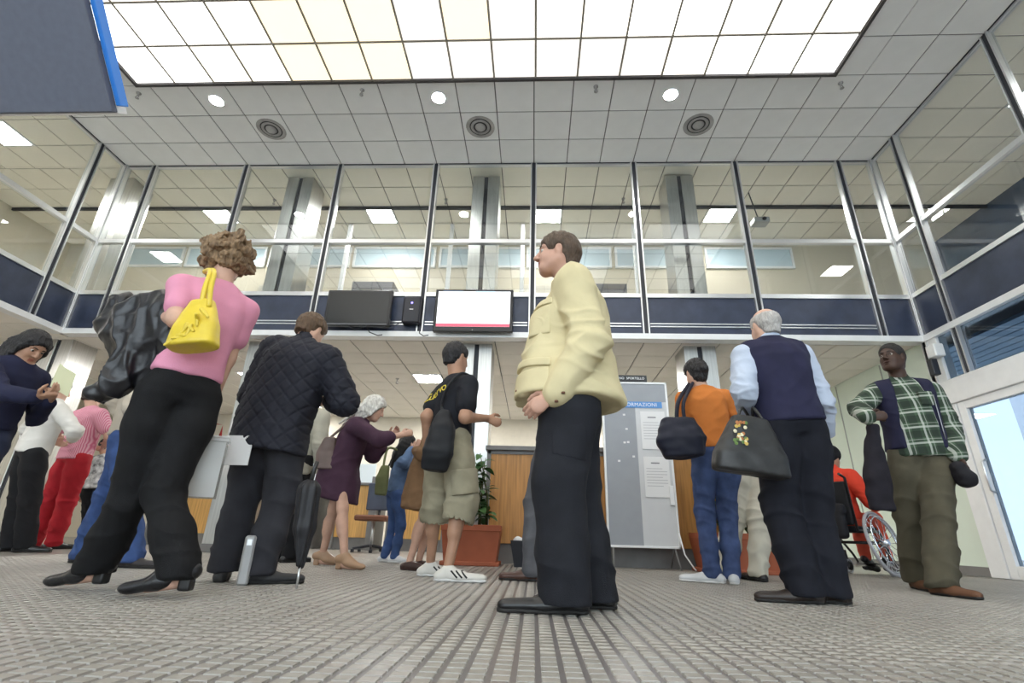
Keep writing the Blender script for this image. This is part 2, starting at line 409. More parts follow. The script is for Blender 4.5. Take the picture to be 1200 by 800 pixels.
# clerestory strip and doors on the far gallery wall
for k in range(9):
    x = GL+.9+k*1.7
    if x > XR-1: break
    r = empty('window_%d' % (10+k), (x, GB, 0), kind='structure')
    boxo('pane', (0, -.03, 5.10), (1.55, -.01, 5.47), mat('frosted_blue', (.50,.62,.68), .35), r)
    for lo, hi in (((-.04,-.05,5.06),(1.59,0,5.10)), ((-.04,-.05,5.47),(1.59,0,5.51)), ((-.04,-.05,5.10),(0,0,5.47)), ((1.55,-.05,5.10),(1.59,0,5.47))): boxo('window_frame', lo, hi, m_white, r)
# dark curtain rail across the gallery ceiling
tag(boxo('trim_4', (GL, D+1.03, HC-.05), (GR, D+1.07, HC+.003), m_dark), kind='structure')

# ---------------- gallery glazing: mullions, transoms, panes and navy spandrels as single pieces
def glazing(name, fixed, axis, marks, out, zbot=ZB, low=None, panes_low=True):
    """axis 'x': runs along x at y=fixed; 'y': runs along y at x=fixed. out = direction (+1/-1) away from the hall."""
    r = empty(name, (0, 0, 0), kind='structure')
    def B(nm, a0, a1, d0, d1, z0, z1, m, bev=0):
        d0, d1 = sorted((fixed+out*d0, fixed+out*d1))
        lo, hi = ((a0, d0, z0), (a1, d1, z1)) if axis == 'x' else ((d0, a0, z0), (d1, a1, z1))
        return boxo(nm, lo, hi, m, r, bev)
    z0 = low if low else zbot
    for a in marks:
        o = B('mullion', a-.028, a+.028, -.03, .05, z0, HC-.005, m_dark)
        for s in (-1, 1):
            c = a+s*.036
            q = B('mullion_edge', min(c-.009, c+.009), max(c-.009, c+.009), -.045, .03, z0, HC-.005, m_alu)
    for a, b in zip(marks[:-1], marks[1:]):
        a += .045; b -= .045
        B('transom', a, b, -.035, .03, ZT-.03, ZT+.03, m_alu); B('sill_rail', a, b, -.035, .03, ZP-.03, ZP+.03, m_alu)
        B('head_rail', a, b, -.02, .03, HC-.035, HC-.005, m_alu)
        B('glass_pane', a, b, .004, .010, ZT+.03, HC-.035, m_glass); B('glass_pane', a, b, .004, .010, ZP+.03, ZT-.03, m_glass)
        B('spandrel_panel', a, b, -.012, .02, zbot+.0, ZP-.03, m_navy)
    B('bottom_trim', marks[0], marks[-1], -.05, .10, HB-.03, zbot, m_white)
    B('head_trim', marks[0], marks[-1], -.03, .05, HC-.012, HC+.008, m_dark)
    return r
mk = [X0+.02]+[X0+T+1.5*k for k in range(8)]+[XR-.02]
wb = glazing('window_1', D, 'x', mk, 1)
m_slot = mat('rail_slot', (.03,.03,.04), .6)
for a, b in zip(mk[1:-2], mk[2:-1]):       # double rail along the lower edge of the spandrels
    for z in (2.885, 2.925): boxo('spandrel_rail', (a+.06, D-.024, z-.008), (b-.06, D-.012, z+.008), m_alu, wb)
yl = [D-.02]+[D-T-1.5*k for k in range(8)]
wl = glazing('window_2', X0, 'y', sorted(yl), -1)
wr_ = glazing('window_3', XR, 'y', sorted(yl), 1, low=2.13)

# ---------------- right-hand entrance wall: glass band, door beam, doors
ZM1, ZM0 = 2.14, 1.86
r = empty('window_4', (0, 0, 0), kind='structure')
ys = sorted(yl)
for a, b in zip(ys[:-1], ys[1:]): boxo('glass_pane', (XR+.004, a+.045, ZM1), (XR+.010, b-.045, HB-.03), m_glass_r, r)
boxo('door_beam', (XR-.06, YF, ZM0), (XR+.10, D+.0, ZM1), m_white, r, .008)
boxo('corner_post', (XR-.03, D-.20, 0), (XR+.1, D+.02, HB), m_white, r, .006)
doors = [(4.62, 5.80), (3.40, 4.58), (2.18, 3.36), (.96, 2.14), (-.26, .92)]
for k, (a, b) in enumerate(doors):
    d = empty('door_%d' % (k+1), (XR, a, 0), kind='structure'); L = b-a
    for nm, lo, hi in (('door_stile', (-.03, 0, 0), (.05, .10, ZM0)), ('door_stile', (-.03, L-.10, 0), (.05, L, ZM0)), ('bottom_rail', (-.03, .10, 0), (.05, L-.10, .13)), ('top_rail', (-.03, .10, ZM0-.09), (.05, L-.10, ZM0))):
        boxo(nm, lo, hi, m_white, d, .004)
    boxo('glass_pane', (.005, .10, .13), (.013, L-.10, ZM0-.09), m_glass_r, d)
    MB().tube([(-.03, L-.14, .85), (-.075, L-.14, .87), (-.075, L-.14, 1.17), (-.03, L-.14, 1.19)], .012, 8).build('push_handle', m_alu, d)
tag(boxo('wall_right_rear', (XR, YF, 0), (XR+.1, -.30, ZM0), m_white), kind='structure')
# outside: pavement, ribbed canopy, parked-up facade opposite
pv = boxo('pavement', (-26, YF-26, -.16), (XR+30, UB+12, -.13), mat('pavement', (.55,.55,.54), .8, var=.1)); tag(pv, kind='structure')
cn = empty('canopy', (0, 0, 0), 'blue-grey ribbed canopy outside above the entrance doors', 'canopy')
for k in range(22):
    x = XR+.25+k*.16; boxo('canopy_rib', (x, YF, 2.62), (x+.14, D+1, 2.66), mat('canopy_blue', (.20,.30,.40), .45, .3), cn)
fo = empty('building', (XR+16, 0, 0), 'pale facade with dark windows across the street seen through the doors', 'building')
boxo('wall', (0, -10, 0), (2, 22, 9), mat('facade_pale', (.72,.72,.74), .8, var=.06), fo)
for k in range(8):
    for z in (.6, 3.6): boxo('window', (-.05, -8+k*3.4, z), (0.02, -6.4+k*3.4, z+1.9), mat('facade_glass', (.10,.12,.2), .2), fo)

# ---------------- steel-clad columns, one full-height casing each
def column(x, y, label, w=.42, dd=.42):
    r = empty('column', (x, y, 0), label, 'column', 'steel columns along the gallery front')
    boxo('casing', (-w/2, 0, 0), (-.03, dd, HC-.02), m_steel, r, .004); boxo('casing', (.03, 0, 0), (w/2, dd, HC-.02), m_steel, r, .004)
    boxo('groove', (-.03, .025, 0), (.03, dd-.02, HC-.02), m_dark, r)
    boxo('plinth', (-w/2-.02, -.02, 0), (w/2+.02, dd+.02, .09), m_grey, r)
for k in range(4): column(X0+2.75-3+3*k, 6.26, 'brushed steel column with a dark centre groove behind the gallery edge')

# ---------------- what stands in the rear gallery
zg = HB+.16
m_cab = mat('cabinet_grey', (.10,.10,.11), .5); m_cab2 = mat('cabinet_beige', (.60,.56,.48), .6)
for (x, w_, h_, m_, lab) in ((-2.95, .75, 1.60, m_cab, 'tall dark office cabinet behind the gallery glass above the switched-off screen'), (-4.6, .9, 1.52, m_cab2, 'beige office cabinet behind the gallery glass beside a steel column'), (1.25, .7, 1.58, m_cab, 'dark grey office cabinet behind the gallery glass near the balding man'), (.15, .8, 1.55, m_cab2, 'beige office cabinet behind the gallery glass over the man in yellow')):
    r = empty('office_cabinet', (x, 7.75, zg), lab, 'cabinet'); boxo('carcass', (-w_/2, .02, 0), (w_/2, .45, h_), m_, r, .004)
    for s in (0, 1):
        d = boxo('cabinet_door', (-w_/2+.006+s*w_/2, 0, .02), (-.006+s*w_/2, .02, h_-.02), m_, r, .003); boxo('handle', ((-.05 if s == 0 else .03), -.015, .9), ((-.03 if s == 0 else .05), 0, 1.05), m_alu, d)
for x in (-3.45, -1.55, -.25, 1.75):
    r = empty('partition_post', (x, 7.55, zg), 'slim white partition post rising to the gallery ceiling', 'post', 'partition posts in the gallery'); boxo('shaft', (-.035, 0, 0), (.035, .07, HC-zg-.01), m_white, r, .004); boxo('foot_plate', (-.06, -.03, 0), (.06, .10, .02), m_white, r)
r = empty('exit_sign', (-5.35, 7.0, 4.12), 'small green emergency exit sign hanging inside the gallery', 'sign'); boxo('sign_box', (-.14, 0, 0), (.14, .05, .20), mat('exit_green', (.02,.22,.14), .4), r, .004)
boxo('arrow_shaft', (-.02, -.004, .09), (.09, 0, .12), mat('exit_white', (.8,.85,.8), .5), r); boxo('running_figure', (-.09, -.004, .04), (-.05, 0, .15), mat('exit_white', (.8,.85,.8), .5), r); MB().tube([(0, .025, .2), (0, .025, HC-4.12)], .008, 6).build('hanger', m_alu, r)
r = empty('projector', (3.55, 6.72, 4.98), 'grey device on a ceiling rod inside the gallery', 'projector'); boxo('housing', (-.12, -.08, 0), (.12, .10, .09), mat('device_grey', (.35,.36,.36), .5), r, .01); MB().tube([(-.02, 0, .09), (-.10, 0, HC-4.98)], .010, 6).build('rod', m_dark, r); MB().tube([(.03, -.10, .045), (.03, -.08, .045)], .03, 14).build('lens', m_dark, r)
# ------------------------------------------------------------------ soft-surface modeller (distance fields -> one smooth skin)
def wnoise(P, f, seed=0):
    g = np.random.default_rng(seed); s = np.zeros(len(P))
    for k in range(6):
        d = nrm(g.normal(size=3))*f*g.uniform(.6, 1.7); s += np.sin(P@d*6.283+g.uniform(0, 6.28)+1.3*np.sin(P@(nrm(g.normal(size=3))*f*3)+g.uniform(0, 6)))
    return s/6
def ridge(P, f, seed=0): return np.clip(1-2.6*np.abs(wnoise(P, f, seed)), 0, 1)**1.5
class SDF:
    def __init__(s): s.p = []; s.cuts = []
    def _add(s, lo, hi, fn, k, op='u'): s.p.append((np.asarray(lo, float), np.asarray(hi, float), fn, k, op)); return s
    def cone(s, a, b, ra, rb, k=.03, sq=None, op='u'):
        a = np.asarray(a, float); b = np.asarray(b, float); ab = b-a; L2 = ab@ab+1e-12
        def fn(P):
            t = np.clip(((P-a)@ab)/L2, 0, 1); q = P-a-t[..., None]*ab
            if sq is not None:
                d, f = sq; c = q@d; q = q+((1/f-1)*c)[..., None]*d
            return np.sqrt((q*q).sum(-1))-(ra+t*(rb-ra))
        r = max(ra, rb); return s._add(np.minimum(a, b)-r, np.maximum(a, b)+r, fn, k, op)
    def chain(s, pts, rs, k=.03, sq=None, op='u'):
        for i in range(len(pts)-1): s.cone(pts[i], pts[i+1], rs[i], rs[i+1], k, sq, op)
        return s
    def ell(s, c, ax, rad, k=.03, op='u'):
        c = np.asarray(c, float); A = np.array([nrm(v) for v in ax]); rad = np.asarray(rad, float)
        def fn(P):
            q = (P-c)@A.T/rad; k0 = np.sqrt((q*q).sum(-1)); q2 = q/rad; k1 = np.sqrt((q2*q2).sum(-1))+1e-9
            return k0*(k0-1)/k1
        ext = np.sqrt(((A*rad[:, None])**2).sum(0)); return s._add(c-ext, c+ext, fn, k, op)
    def box(s, c, ax, half, r=.01, k=.02, op='u'):
        c = np.asarray(c, float); A = np.array([nrm(v) for v in ax]); half = np.asarray(half, float)
        def fn(P):
            q = np.abs((P-c)@A.T)-(half-r); return np.sqrt((np.maximum(q, 0)**2).sum(-1))+np.minimum(q.max(-1), 0)-r
        ext = (np.abs(A)*half[:, None]).sum(0); return s._add(c-ext, c+ext, fn, k, op)
    def loft(s, secs, right, fwd, k=.03, n=2.3, op='u', cap=.012):
        """secs: (centre, rx, ry) from low to high; centre interpolated along the axis between first and last"""
        C = np.array([q[0] for q in secs], float); rx = np.array([q[1] for q in secs]); ry = np.array([q[2] for q in secs])
        up = nrm(C[-1]-C[0]); fw = nrm(np.asarray(fwd)-up*(np.asarray(fwd)@up)); rt = nrm(np.asarray(right)-up*(np.asarray(right)@up)-fw*(np.asarray(right)@fw))
        tt = (C-C[0])@up; o = np.argsort(tt); C = C[o]; rx = rx[o]; ry = ry[o]; tt = tt[o]
        def fn(P):
            t = (P-C[0])@up-0; sh = t.shape; tf = t.ravel()
            c = np.stack([np.interp(tf, tt, C[:, i]) for i in range(3)], -1).reshape(*sh, 3)
            a = np.interp(tf, tt, rx).reshape(sh); b = np.interp(tf, tt, ry).reshape(sh)
            q = P-c; x = np.abs(q@rt)/a; y = np.abs(q@fw)/b
            d = ((x**n+y**n)**(1/n)-1)*np.minimum(a, b)
            e = np.maximum(tt[0]-t, t-tt[-1])+cap
            return np.where((d > -cap) & (e > 0), np.sqrt(np.maximum(d+cap, 0)**2+e**2)-cap, np.maximum(d, e-cap))
        m = max(rx.max(), ry.max()); return s._add(C.min(0)-m, C.max(0)+m, fn, k, op)
    def cut(s, p, nrml, k=.006):          # removes everything on the side the normal points to
        s.cuts.append((np.asarray(p, float), nrm(nrml), k)); return s
    def build(s, vox, smooth=2, disp=None):
        lo = np.min([q[0] for q in s.p if q[4] == 'u'], 0)-.03; hi = np.max([q[1] for q in s.p if q[4] == 'u'], 0)+.03
        n = np.ceil((hi-lo)/vox).astype(int)+2; Fd = np.full(n, .2, np.float32)
        ax = [lo[i]+vox*np.arange(n[i]) for i in range(3)]
        for (a, b, fn, k, op) in s.p:
            pad = k+2.5*vox; i0 = np.clip(((a-pad-lo)/vox).astype(int), 0, n-1); i1 = np.clip(((b+pad-lo)/vox).astype(int)+2, 1, n)
            if (i1 <= i0).any(): continue
            P = np.stack(np.meshgrid(*[ax[i][i0[i]:i1[i]] for i in range(3)], indexing='ij'), -1)
            d = fn(P).astype(np.float32); sl = tuple(slice(i0[i], i1[i]) for i in range(3)); f = Fd[sl]
            if op == 'u': h = np.maximum(k-np.abs(f-d), 0)/k; Fd[sl] = np.minimum(f, d)-h*h*k*.25
            else: d = -d; h = np.maximum(k-np.abs(f-d), 0)/k; Fd[sl] = np.maximum(f, d)+h*h*k*.25
        for (p, nn, k) in s.cuts:
            d = -(((ax[0]-p[0])*nn[0])[:, None, None]+((ax[1]-p[1])*nn[1])[None, :, None]+((ax[2]-p[2])*nn[2])[None, None, :])
            Fd = np.maximum(Fd, -d).astype(np.float32)
        Fd[0] = Fd[-1] = .2; Fd[:, 0] = Fd[:, -1] = .2; Fd[:, :, 0] = Fd[:, :, -1] = .2
        V, Q = surface_nets(Fd); V = V*vox+lo
        for _ in range(smooth): V = lap(V, Q, .5)
        if disp is not None:
            N = vnormals(V, Q); V = V+N*disp(V, N)[:, None]
        return V, Q
def surface_nets(Fd):
    s = Fd < 0; nx, ny, nz = Fd.shape
    cs = np.zeros((nx-1, ny-1, nz-1), np.uint8)
    for dx in (0, 1):
        for dy in (0, 1):
            for dz in (0, 1): cs += s[dx:nx-1+dx, dy:ny-1+dy, dz:nz-1+dz]
    act = np.argwhere((cs > 0) & (cs < 8)); idx = -np.ones(cs.shape, np.int64); idx[tuple(act.T)] = np.arange(len(act))
    pos = np.zeros((len(act), 3)); cnt = np.zeros(len(act))
    corners = [(a, b, c) for a in (0, 1) for b in (0, 1) for c in (0, 1)]
    for c0 in corners:
        for axx in range(3):
            if c0[axx]: continue
            c1 = list(c0); c1[axx] = 1
            A = act+np.array(c0); B = act+np.array(c1); fa = Fd[tuple(A.T)]; fb = Fd[tuple(B.T)]; cr = (fa < 0) != (fb < 0)
            t = np.where(cr, fa/np.where(cr, fa-fb, 1), 0); q = np.array(c0, float)+t[:, None]*(np.array(c1)-np.array(c0))
            pos[cr] += q[cr]; cnt += cr
    V = act+pos/np.maximum(cnt, 1)[:, None]
    quads = []
    for axx in range(3):
        u, v = [(1, 2), (2, 0), (0, 1)][axx]
        sl0 = [slice(None)]*3; sl1 = [slice(None)]*3; sl0[axx] = slice(0, -1); sl1[axx] = slice(1, None)
        a = s[tuple(sl0)]; b = s[tuple(sl1)]; e = np.argwhere(a != b)
        e = e[(e[:, u] > 0) & (e[:, v] > 0) & (e[:, u] < Fd.shape[u]-1) & (e[:, v] < Fd.shape[v]-1)]
        du = np.zeros(3, int); du[u] = 1; dv = np.zeros(3, int); dv[v] = 1
        q = np.stack([idx[tuple((e-du-dv).T)], idx[tuple((e-dv).T)], idx[tuple(e.T)], idx[tuple((e-du).T)]], -1)
        ins = a[tuple(e.T)]; q[~ins] = q[~ins][:, ::-1]; quads.append(q)
    return V, np.concatenate(quads)
def lap(V, Q, w):
    S = np.zeros_like(V); n = np.zeros(len(V))
    for i in range(4):
        a = Q[:, i]; b = Q[:, (i+1) % 4]
        for c in range(3):
            S[:, c] += np.bincount(a, V[b, c], len(V))+np.bincount(b, V[a, c], len(V))
        n += np.bincount(a, minlength=len(V))+np.bincount(b, minlength=len(V))
    return V*(1-w)+w*S/np.maximum(n, 1)[:, None]
def vnormals(V, Q):
    fn = np.cross(V[Q[:, 2]]-V[Q[:, 0]], V[Q[:, 3]]-V[Q[:, 1]]); N = np.zeros_like(V)
    for i in range(4):
        for c in range(3): N[:, c] += np.bincount(Q[:, i], fn[:, c], len(V))
    return N/(np.linalg.norm(N, axis=1, keepdims=True)+1e-12)
def soft(name, sdf, m, parent, base, vox=.011, smooth=2, disp=None, mats=None, matfn=None):
    V, Q = sdf.build(vox, smooth, disp)
    me = mesh_np(name, V-np.asarray(base), Q, True)
    for mm in (mats or [m]): me.materials.append(mm)
    if matfn is not None:
        me.polygons.foreach_set('material_index', matfn(V[Q].mean(1)).astype(np.int32))
    return link(name, me, parent)

# ------------------------------------------------------------------ people
SKIN = {'pale': (.52,.30,.22), 'fair': (.56,.34,.25), 'tan': (.40,.22,.14), 'dark': (.060,.030,.020)}
def cloth(name, col, rough=.85, var=.12, bump=.35, bscale=350, **k): return mat(name, col, rough, var=var, vscale=9, bump=bump, bscale=bscale, sheen=.0, spec=.25, **k)
def skin(tone):
    return mat('skin_'+tone, SKIN[tone], .5, var=.10, vscale=14, bump=.06, bscale=300, spec=.4)
def ik(a, c, l1, l2, hint):
    d = c-a; L = np.linalg.norm(d); dn = d/(L+1e-9)
    if L >= (l1+l2)*.999: return a+d*l1/(l1+l2)
    x = (l1*l1-l2*l2+L*L)/(2*L); hgt = math.sqrt(max(l1*l1-x*x, 0)); hv = np.asarray(hint, float); hv = hv-dn*(hv@dn)
    return a+dn*x+nrm(hv)*hgt
class Person:
    """joints are laid out in metres; pixel pairs are turned into points at the person's own distance"""
    def __init__(s, name, label, H, base, face, pelvis, neck, head, look, feet, arms, tone='fair', group=None, vox=.009, build=1.0, headup=None, twist=0.0, cat='person', headscale=1.0):
        s.H = H; s.base = np.array([base[0], base[1], 0.0]); Y0 = base[1]; s.Y0 = Y0; s.vox = vox; s.b = build; s.hs = H/1.75*headscale
        a = math.radians(face); s.fwd = V3(math.cos(a), math.sin(a), 0); s.rt = V3(s.fwd[1], -s.fwd[0], 0)
        def pt0(q):
            a0, b0 = atY(q[0], 300, Y0), atY(q[0], 600, Y0)
            zt = q[1]*H                       # column of the pixel, height from the body
            lo_, hi_ = -200.0, 900.0
            for _ in range(40):
                mm_ = (lo_+hi_)/2
                if atY(q[0], mm_, Y0+(q[2] if len(q) > 2 else 0))[2] > zt: lo_ = mm_
                else: hi_ = mm_
            return atY(q[0], lo_, Y0+(q[2] if len(q) > 2 else 0))
        pt = lambda q: pt0(q) if (len(q) > 1 and q[1] < 1.5) else np.asarray(q[0], float) if len(q) == 1 else atY(q[0], q[1], Y0+(q[2] if len(q) > 2 else 0))
        s.P = pt(pelvis); s.N = pt(neck); s.up = nrm(s.N-s.P); s.HC = pt(head)
        s.sr = nrm(s.rt-s.up*(s.rt@s.up))
        if twist: s.sr = nrm(s.sr*math.cos(math.radians(twist))+s.fwd*math.sin(math.radians(twist)))
        s.sf = nrm(np.cross(s.up, s.sr))
        s.S = {}; s.E = {}; s.W = {}; s.hip = {}; s.K = {}; s.A = {}; s.foot = {}
        for k, sg in (('L', -1), ('R', 1)):
            s.S[k] = s.N-s.up*.042*H+sg*s.sr*.100*H*build; s.hip[k] = s.P-V3(0, 0, .02*H)+sg*s.rt*.054*H*build
            ar = arms.get(k) or {}
            w = ar.get('w'); s.W[k] = pt(w) if w is not None else s.S[k]+V3(0, 0, -.315*H)+sg*s.rt*.03*H+s.fwd*.03*H
            if 'e' in ar:
                s.E[k] = pt(ar['e'])
                v = s.E[k]-s.S[k]; L = np.linalg.norm(v); s.E[k] = s.S[k]+v/L*np.clip(L, .145*H, .185*H)
                v = s.W[k]-s.E[k]; L = np.linalg.norm(v); s.W[k] = s.E[k]+v/L*np.clip(L, .125*H, .165*H)
            else: s.E[k] = ik(s.S[k], s.W[k], .172*H, .152*H, ar.get('hint', -s.fwd+sg*s.rt*.5-V3(0, 0, .5)))
            ft = feet[k]; fp = atZ(ft[0], ft[1], 0.0) if len(ft) < 5 else V3(ft[3], ft[4], 0)
            if len(ft) < 5 and abs(fp[1]-Y0) > .34: fp = pt0((ft[0], 0.0, float(np.clip(fp[1]-Y0, -.26, .26))))
            ang = math.radians(ft[2]); fd = V3(math.cos(ang), math.sin(ang), 0); lift = ft[5] if len(ft) > 5 else 0.0
            s.foot[k] = (fp, fd, lift); s.A[k] = fp+V3(0, 0, .047*H+lift)
            s.K[k] = ik(s.hip[k], s.A[k], .245*H, .246*H, s.fwd*1.0+.12*sg*s.rt)
        s.hd = {k: (arms.get(k) or {}) for k in 'LR'}
        s.lk = nrm(look); hu = V3(0, 0, 1) if headup is None else np.asarray(headup, float)
        s.hu = nrm(hu-s.lk*(hu@s.lk)); s.hr = nrm(np.cross(s.lk, s.hu))
        s.root = empty(name, s.base, label, cat, group)
        s.tone = tone
    def h(s, f, r, u): return s.HC+s.hs*(f*s.lk+r*s.hr+u*s.hu)
    def tor(s, t, f=0.0, r=0.0): return s.P+(s.N-s.P)*t+s.sf*f+s.sr*r
    def hand(s, B, k):
        H = s.H/1.75; w = s.W[k]; a = s.hd[k]; d = nrm(a.get('hd', w-s.E[k])); sg = -1 if k == 'L' else 1
        pn = np.asarray(a.get('palm', -sg*s.rt), float); pn = nrm(pn-d*(pn@d)); sd = nrm(np.cross(d, pn))*sg*1.0
        if 'thumb' in a:
            sd = np.asarray(a['thumb'], float); sd = nrm(sd-d*(sd@d)); pn0 = np.cross(sd, d); pn = nrm(pn0*np.sign(pn0@pn+1e-6))
        curl = a.get('curl', .35)
        kn = w+d*.088*H; B.cone(w, kn, .027*H, .036*H, .012, (pn, .5)); s.grip = {}
        for i, (o, L, r) in enumerate(((.029, .92, .0088), (.0098, 1.0, .0092), (-.0096, .95, .0088), (-.0275, .76, .0078))):
            p = kn+sd*o*H-d*.010*H; ang = .15*curl; pts = [p]; rr = [r*H*1.05]
            for j, sl in enumerate((.046, .030, .023)):
                ang += curl*(1.15 if j < 2 else .75)+.05*i*curl; p = p+(d*math.cos(ang)+pn*math.sin(ang))*sl*L*H; pts.append(p); rr.append(r*H*(1-.08*j))
            B.chain(pts, rr, .005)
            if i == 1: s.tip = pts[-1]
        p0 = w+d*.028*H+sd*.022*H+pn*.006*H; p1 = p0+(d*.55+sd*.62+pn*.45)*.042*H; p2 = p1+nrm(d*.85+sd*.15+pn*(.35+.5*curl))*.034*H; p3 = p2+nrm(d*.9-sd*.1+pn*(.3+.6*curl))*.024*H
        B.chain([p0, p1, p2, p3], [.0165*H, .0125*H, .0105*H, .0088*H], .008)
        return w+d*.095*H+pn*.03*H
    def body(s, bare_legs=False):
        B = SDF(); H = s.H/1.75; h = s.h; q = s.hs; f, r, u = s.lk, s.hr, s.hu
        ax = (f, r, u)
        B.ell(h(-.012, 0, .030), ax, (.096*q, .074*q, .086*q), .03).ell(h(.026, 0, -.030), ax, (.062*q, .054*q, .082*q), .03)
        B.cone(h(.066, -.012, -.096), h(.066, .012, -.096), .021*q, .021*q, .025)
        for e in (-1, 1):
            B.cone(h(.055, e*.026, -.092), h(-.005, e*.052, -.052), .020*q, .024*q, .045); B.ell(h(.056, e*.034, -.036), ax, (.024*q, .020*q, .024*q), .035)
            B.cone(h(.082, e*.010, .024), h(.068, e*.046, .022), .0115*q, .009*q, .010)
        B.cone(h(.086, 0, .014), h(.113, 0, -.027), .0085*q, .0125*q, .008)
        for e in (-1, 1): B.ell(h(.100, e*.012, -.033), ax, (.011*q, .0085*q, .0075*q), .006)
        for e in (-1, 1): B.ell(h(.099, e*.034, .001), ax, (.022*q, .021*q, .0125*q), .008, 's')
        B.ell(h(.088, 0, -.0585), ax, (.0135*q, .023*q, .0068*q), .005).ell(h(.087, 0, -.0715), ax, (.0125*q, .020*q, .0072*q), .005)
        B.ell(h(.098, 0, -.0648), ax, (.014*q, .027*q, .0022*q), .003, 's')
        for e in (-1, 1):
            B.ell(h(-.008, e*.077, -.010), ax, (.019*q, .010*q, .032*q), .008); B.ell(h(-.004, e*.089, -.006), ax, (.011*q, .008*q, .020*q), .004, 's')
        B.cone(h(-.018, 0, -.060), s.N, .053*q, .060*H*s.b, .035)
        b = s.b
        B.loft([(s.tor(-.10), .10*H*b, .085*H*b), (s.tor(0), .145*H*b, .10*H*b), (s.tor(.35), .125*H*b, .088*H*b), (s.tor(.75), .15*H*b, .10*H*b), (s.tor(.95), .10*H*b, .07*H*b)], s.sr, s.sf, .05)
        for k in 'LR':
            B.chain([s.S[k], s.E[k], s.W[k]], [.050*H*b, .041*H*b, .027*H], .03); B.cone(s.tor(.93), s.S[k], .05*H*b, .05*H*b, .04)
            if not s.hd[k].get('hide'): s.hd[k]['g'] = s.hand(B, k)
            kk = s.K[k]; cal = kk+(s.A[k]-kk)*.28-s.fwd*.018*H
            B.chain([s.hip[k], kk, s.A[k]], [.078*H*b, .050*H*b, .032*H], .03); B.cone(cal, cal+(s.A[k]-kk)*.2, .048*H*b, .040*H*b, .03)
            fp, fd, lf = s.foot[k]; B.cone(fp+V3(0, 0, .035*H+lf), fp+fd*.12*H+V3(0, 0, .026*H+lf*.6), .030*H, .026*H, .03)
        lipc = h(.084, 0, -.064)
        def mf(C):
            v = C-lipc; return ((np.abs(v@u) < .0125*q) & (np.abs(v@r) < .021*q) & (v@f > -.012*q))
        lm = mat('lips_'+s.tone, tuple(np.array(SKIN[s.tone])*np.array((.85, .55, .55))), .4)
        soft('body', B, None, s.root, s.base, s.vox, 1, None, [skin(s.tone), lm], mf)
        return s
    def eyes(s, brow=(.08,.05,.03)):
        q = s.hs; bm_ = mat('eyebrow_%.2f' % brow[0], brow, .8)
        for e in (-1, 1):
            c = s.h(.0740, e*.033, .001)-s.base
            o = MB().lathe([(.0110*q*math.sin(a), .0110*q*math.cos(a)) for a in np.linspace(.01, 3.13, 9)], n=14).build('eye', mat('eye_white', (.50,.46,.42), .3), s.root, c)
            d = s.lk; a = nrm(np.cross(d, V3(0, 0, 1))); b2 = np.cross(a, d); pts = [d*.0122*q+.0*a]+[d*.0098*q+.0066*q*(math.cos(t)*a+math.sin(t)*b2) for t in np.linspace(0, 6.283, 13)[:-1]]
            MB().add(pts, [(0, i+1, (i+1) % 12+1) for i in range(12)]).build('iris', mat('iris_brown', (.03,.018,.01), .15), o)
            MB().tube([s.h(.0895, e*.014, .0235)-s.base, s.h(.0875, e*.03, .0275)-s.base, s.h(.072, e*.047, .0235)-s.base], [.0035*q, .0042*q, .002*q], 6).build('eyebrow', bm_, s.root)
        return s
    def trousers(s, m, rt=.095, rk=.072, rh=.062, rise=.16, drop=.0, disp=.006, name='trousers', end=1.0, vox=.011, seed=3, belt=None, nf=7, hemz=.03):
        H = s.H/1.75; b = s.b; B = SDF()
        B.loft([(s.tor(-.12), .12*H*b, .10*H*b), (s.tor(0), .168*H*b, .128*H*b), (s.tor(rise), .150*H*b, .110*H*b)], s.sr, s.sf, .05)
        for k in 'LR':
            hp = s.hip[k]; kk = s.K[k]; A = s.A[k]-V3(0, 0, .012*H+drop); e = kk+(A-kk)*end
            B.chain([hp, hp*.7+kk*.3, kk], [min(rt, .104)*H*b, rt*H*b*.97, rk*H*b], .035); B.chain([kk, kk*.45+e*.55, e], [rk*H*b, (rk*.4+rh*.6)*H*b, rh*H*b], .03)
        if end < 1:
            for k in 'LR':
                kk = s.K[k]; A = s.A[k]; e = kk+(A-kk)*end; B.cone(e+nrm(A-kk)*.03, e+nrm(A-kk)*.03+nrm(A-kk)*.09, .10, .10, .004, None, 's')
        else:
            B.cut(V3(0, 0, hemz), V3(0, 0, -1))
        P0 = s.P
        def dp(V, N):
            fold = wnoise(V*np.array([1, 1, .45]), nf, seed)*disp*.8
            zk = np.minimum(abs(V[:, 2]-(s.K['L'][2]+s.K['R'][2])/2), abs(V[:, 2]-s.A['L'][2]-.06)); cr = .30+.8*np.exp(-(zk/.12)**2)
            return fold+cr*disp*1.15*(ridge(V*np.array([1, 1, 1.35]), nf*.55, seed+1)-.25)
        o = soft(name, B, m, s.root, s.base, vox, 2, dp)
        if belt: 
            L = SDF(); L.loft([(s.tor(rise-.055), .158*H*b, .118*H*b), (s.tor(rise+.0), .155*H*b, .115*H*b)], s.sr, s.sf, .01); soft('belt', L, belt, s.root, s.base, .009, 1)
        return o
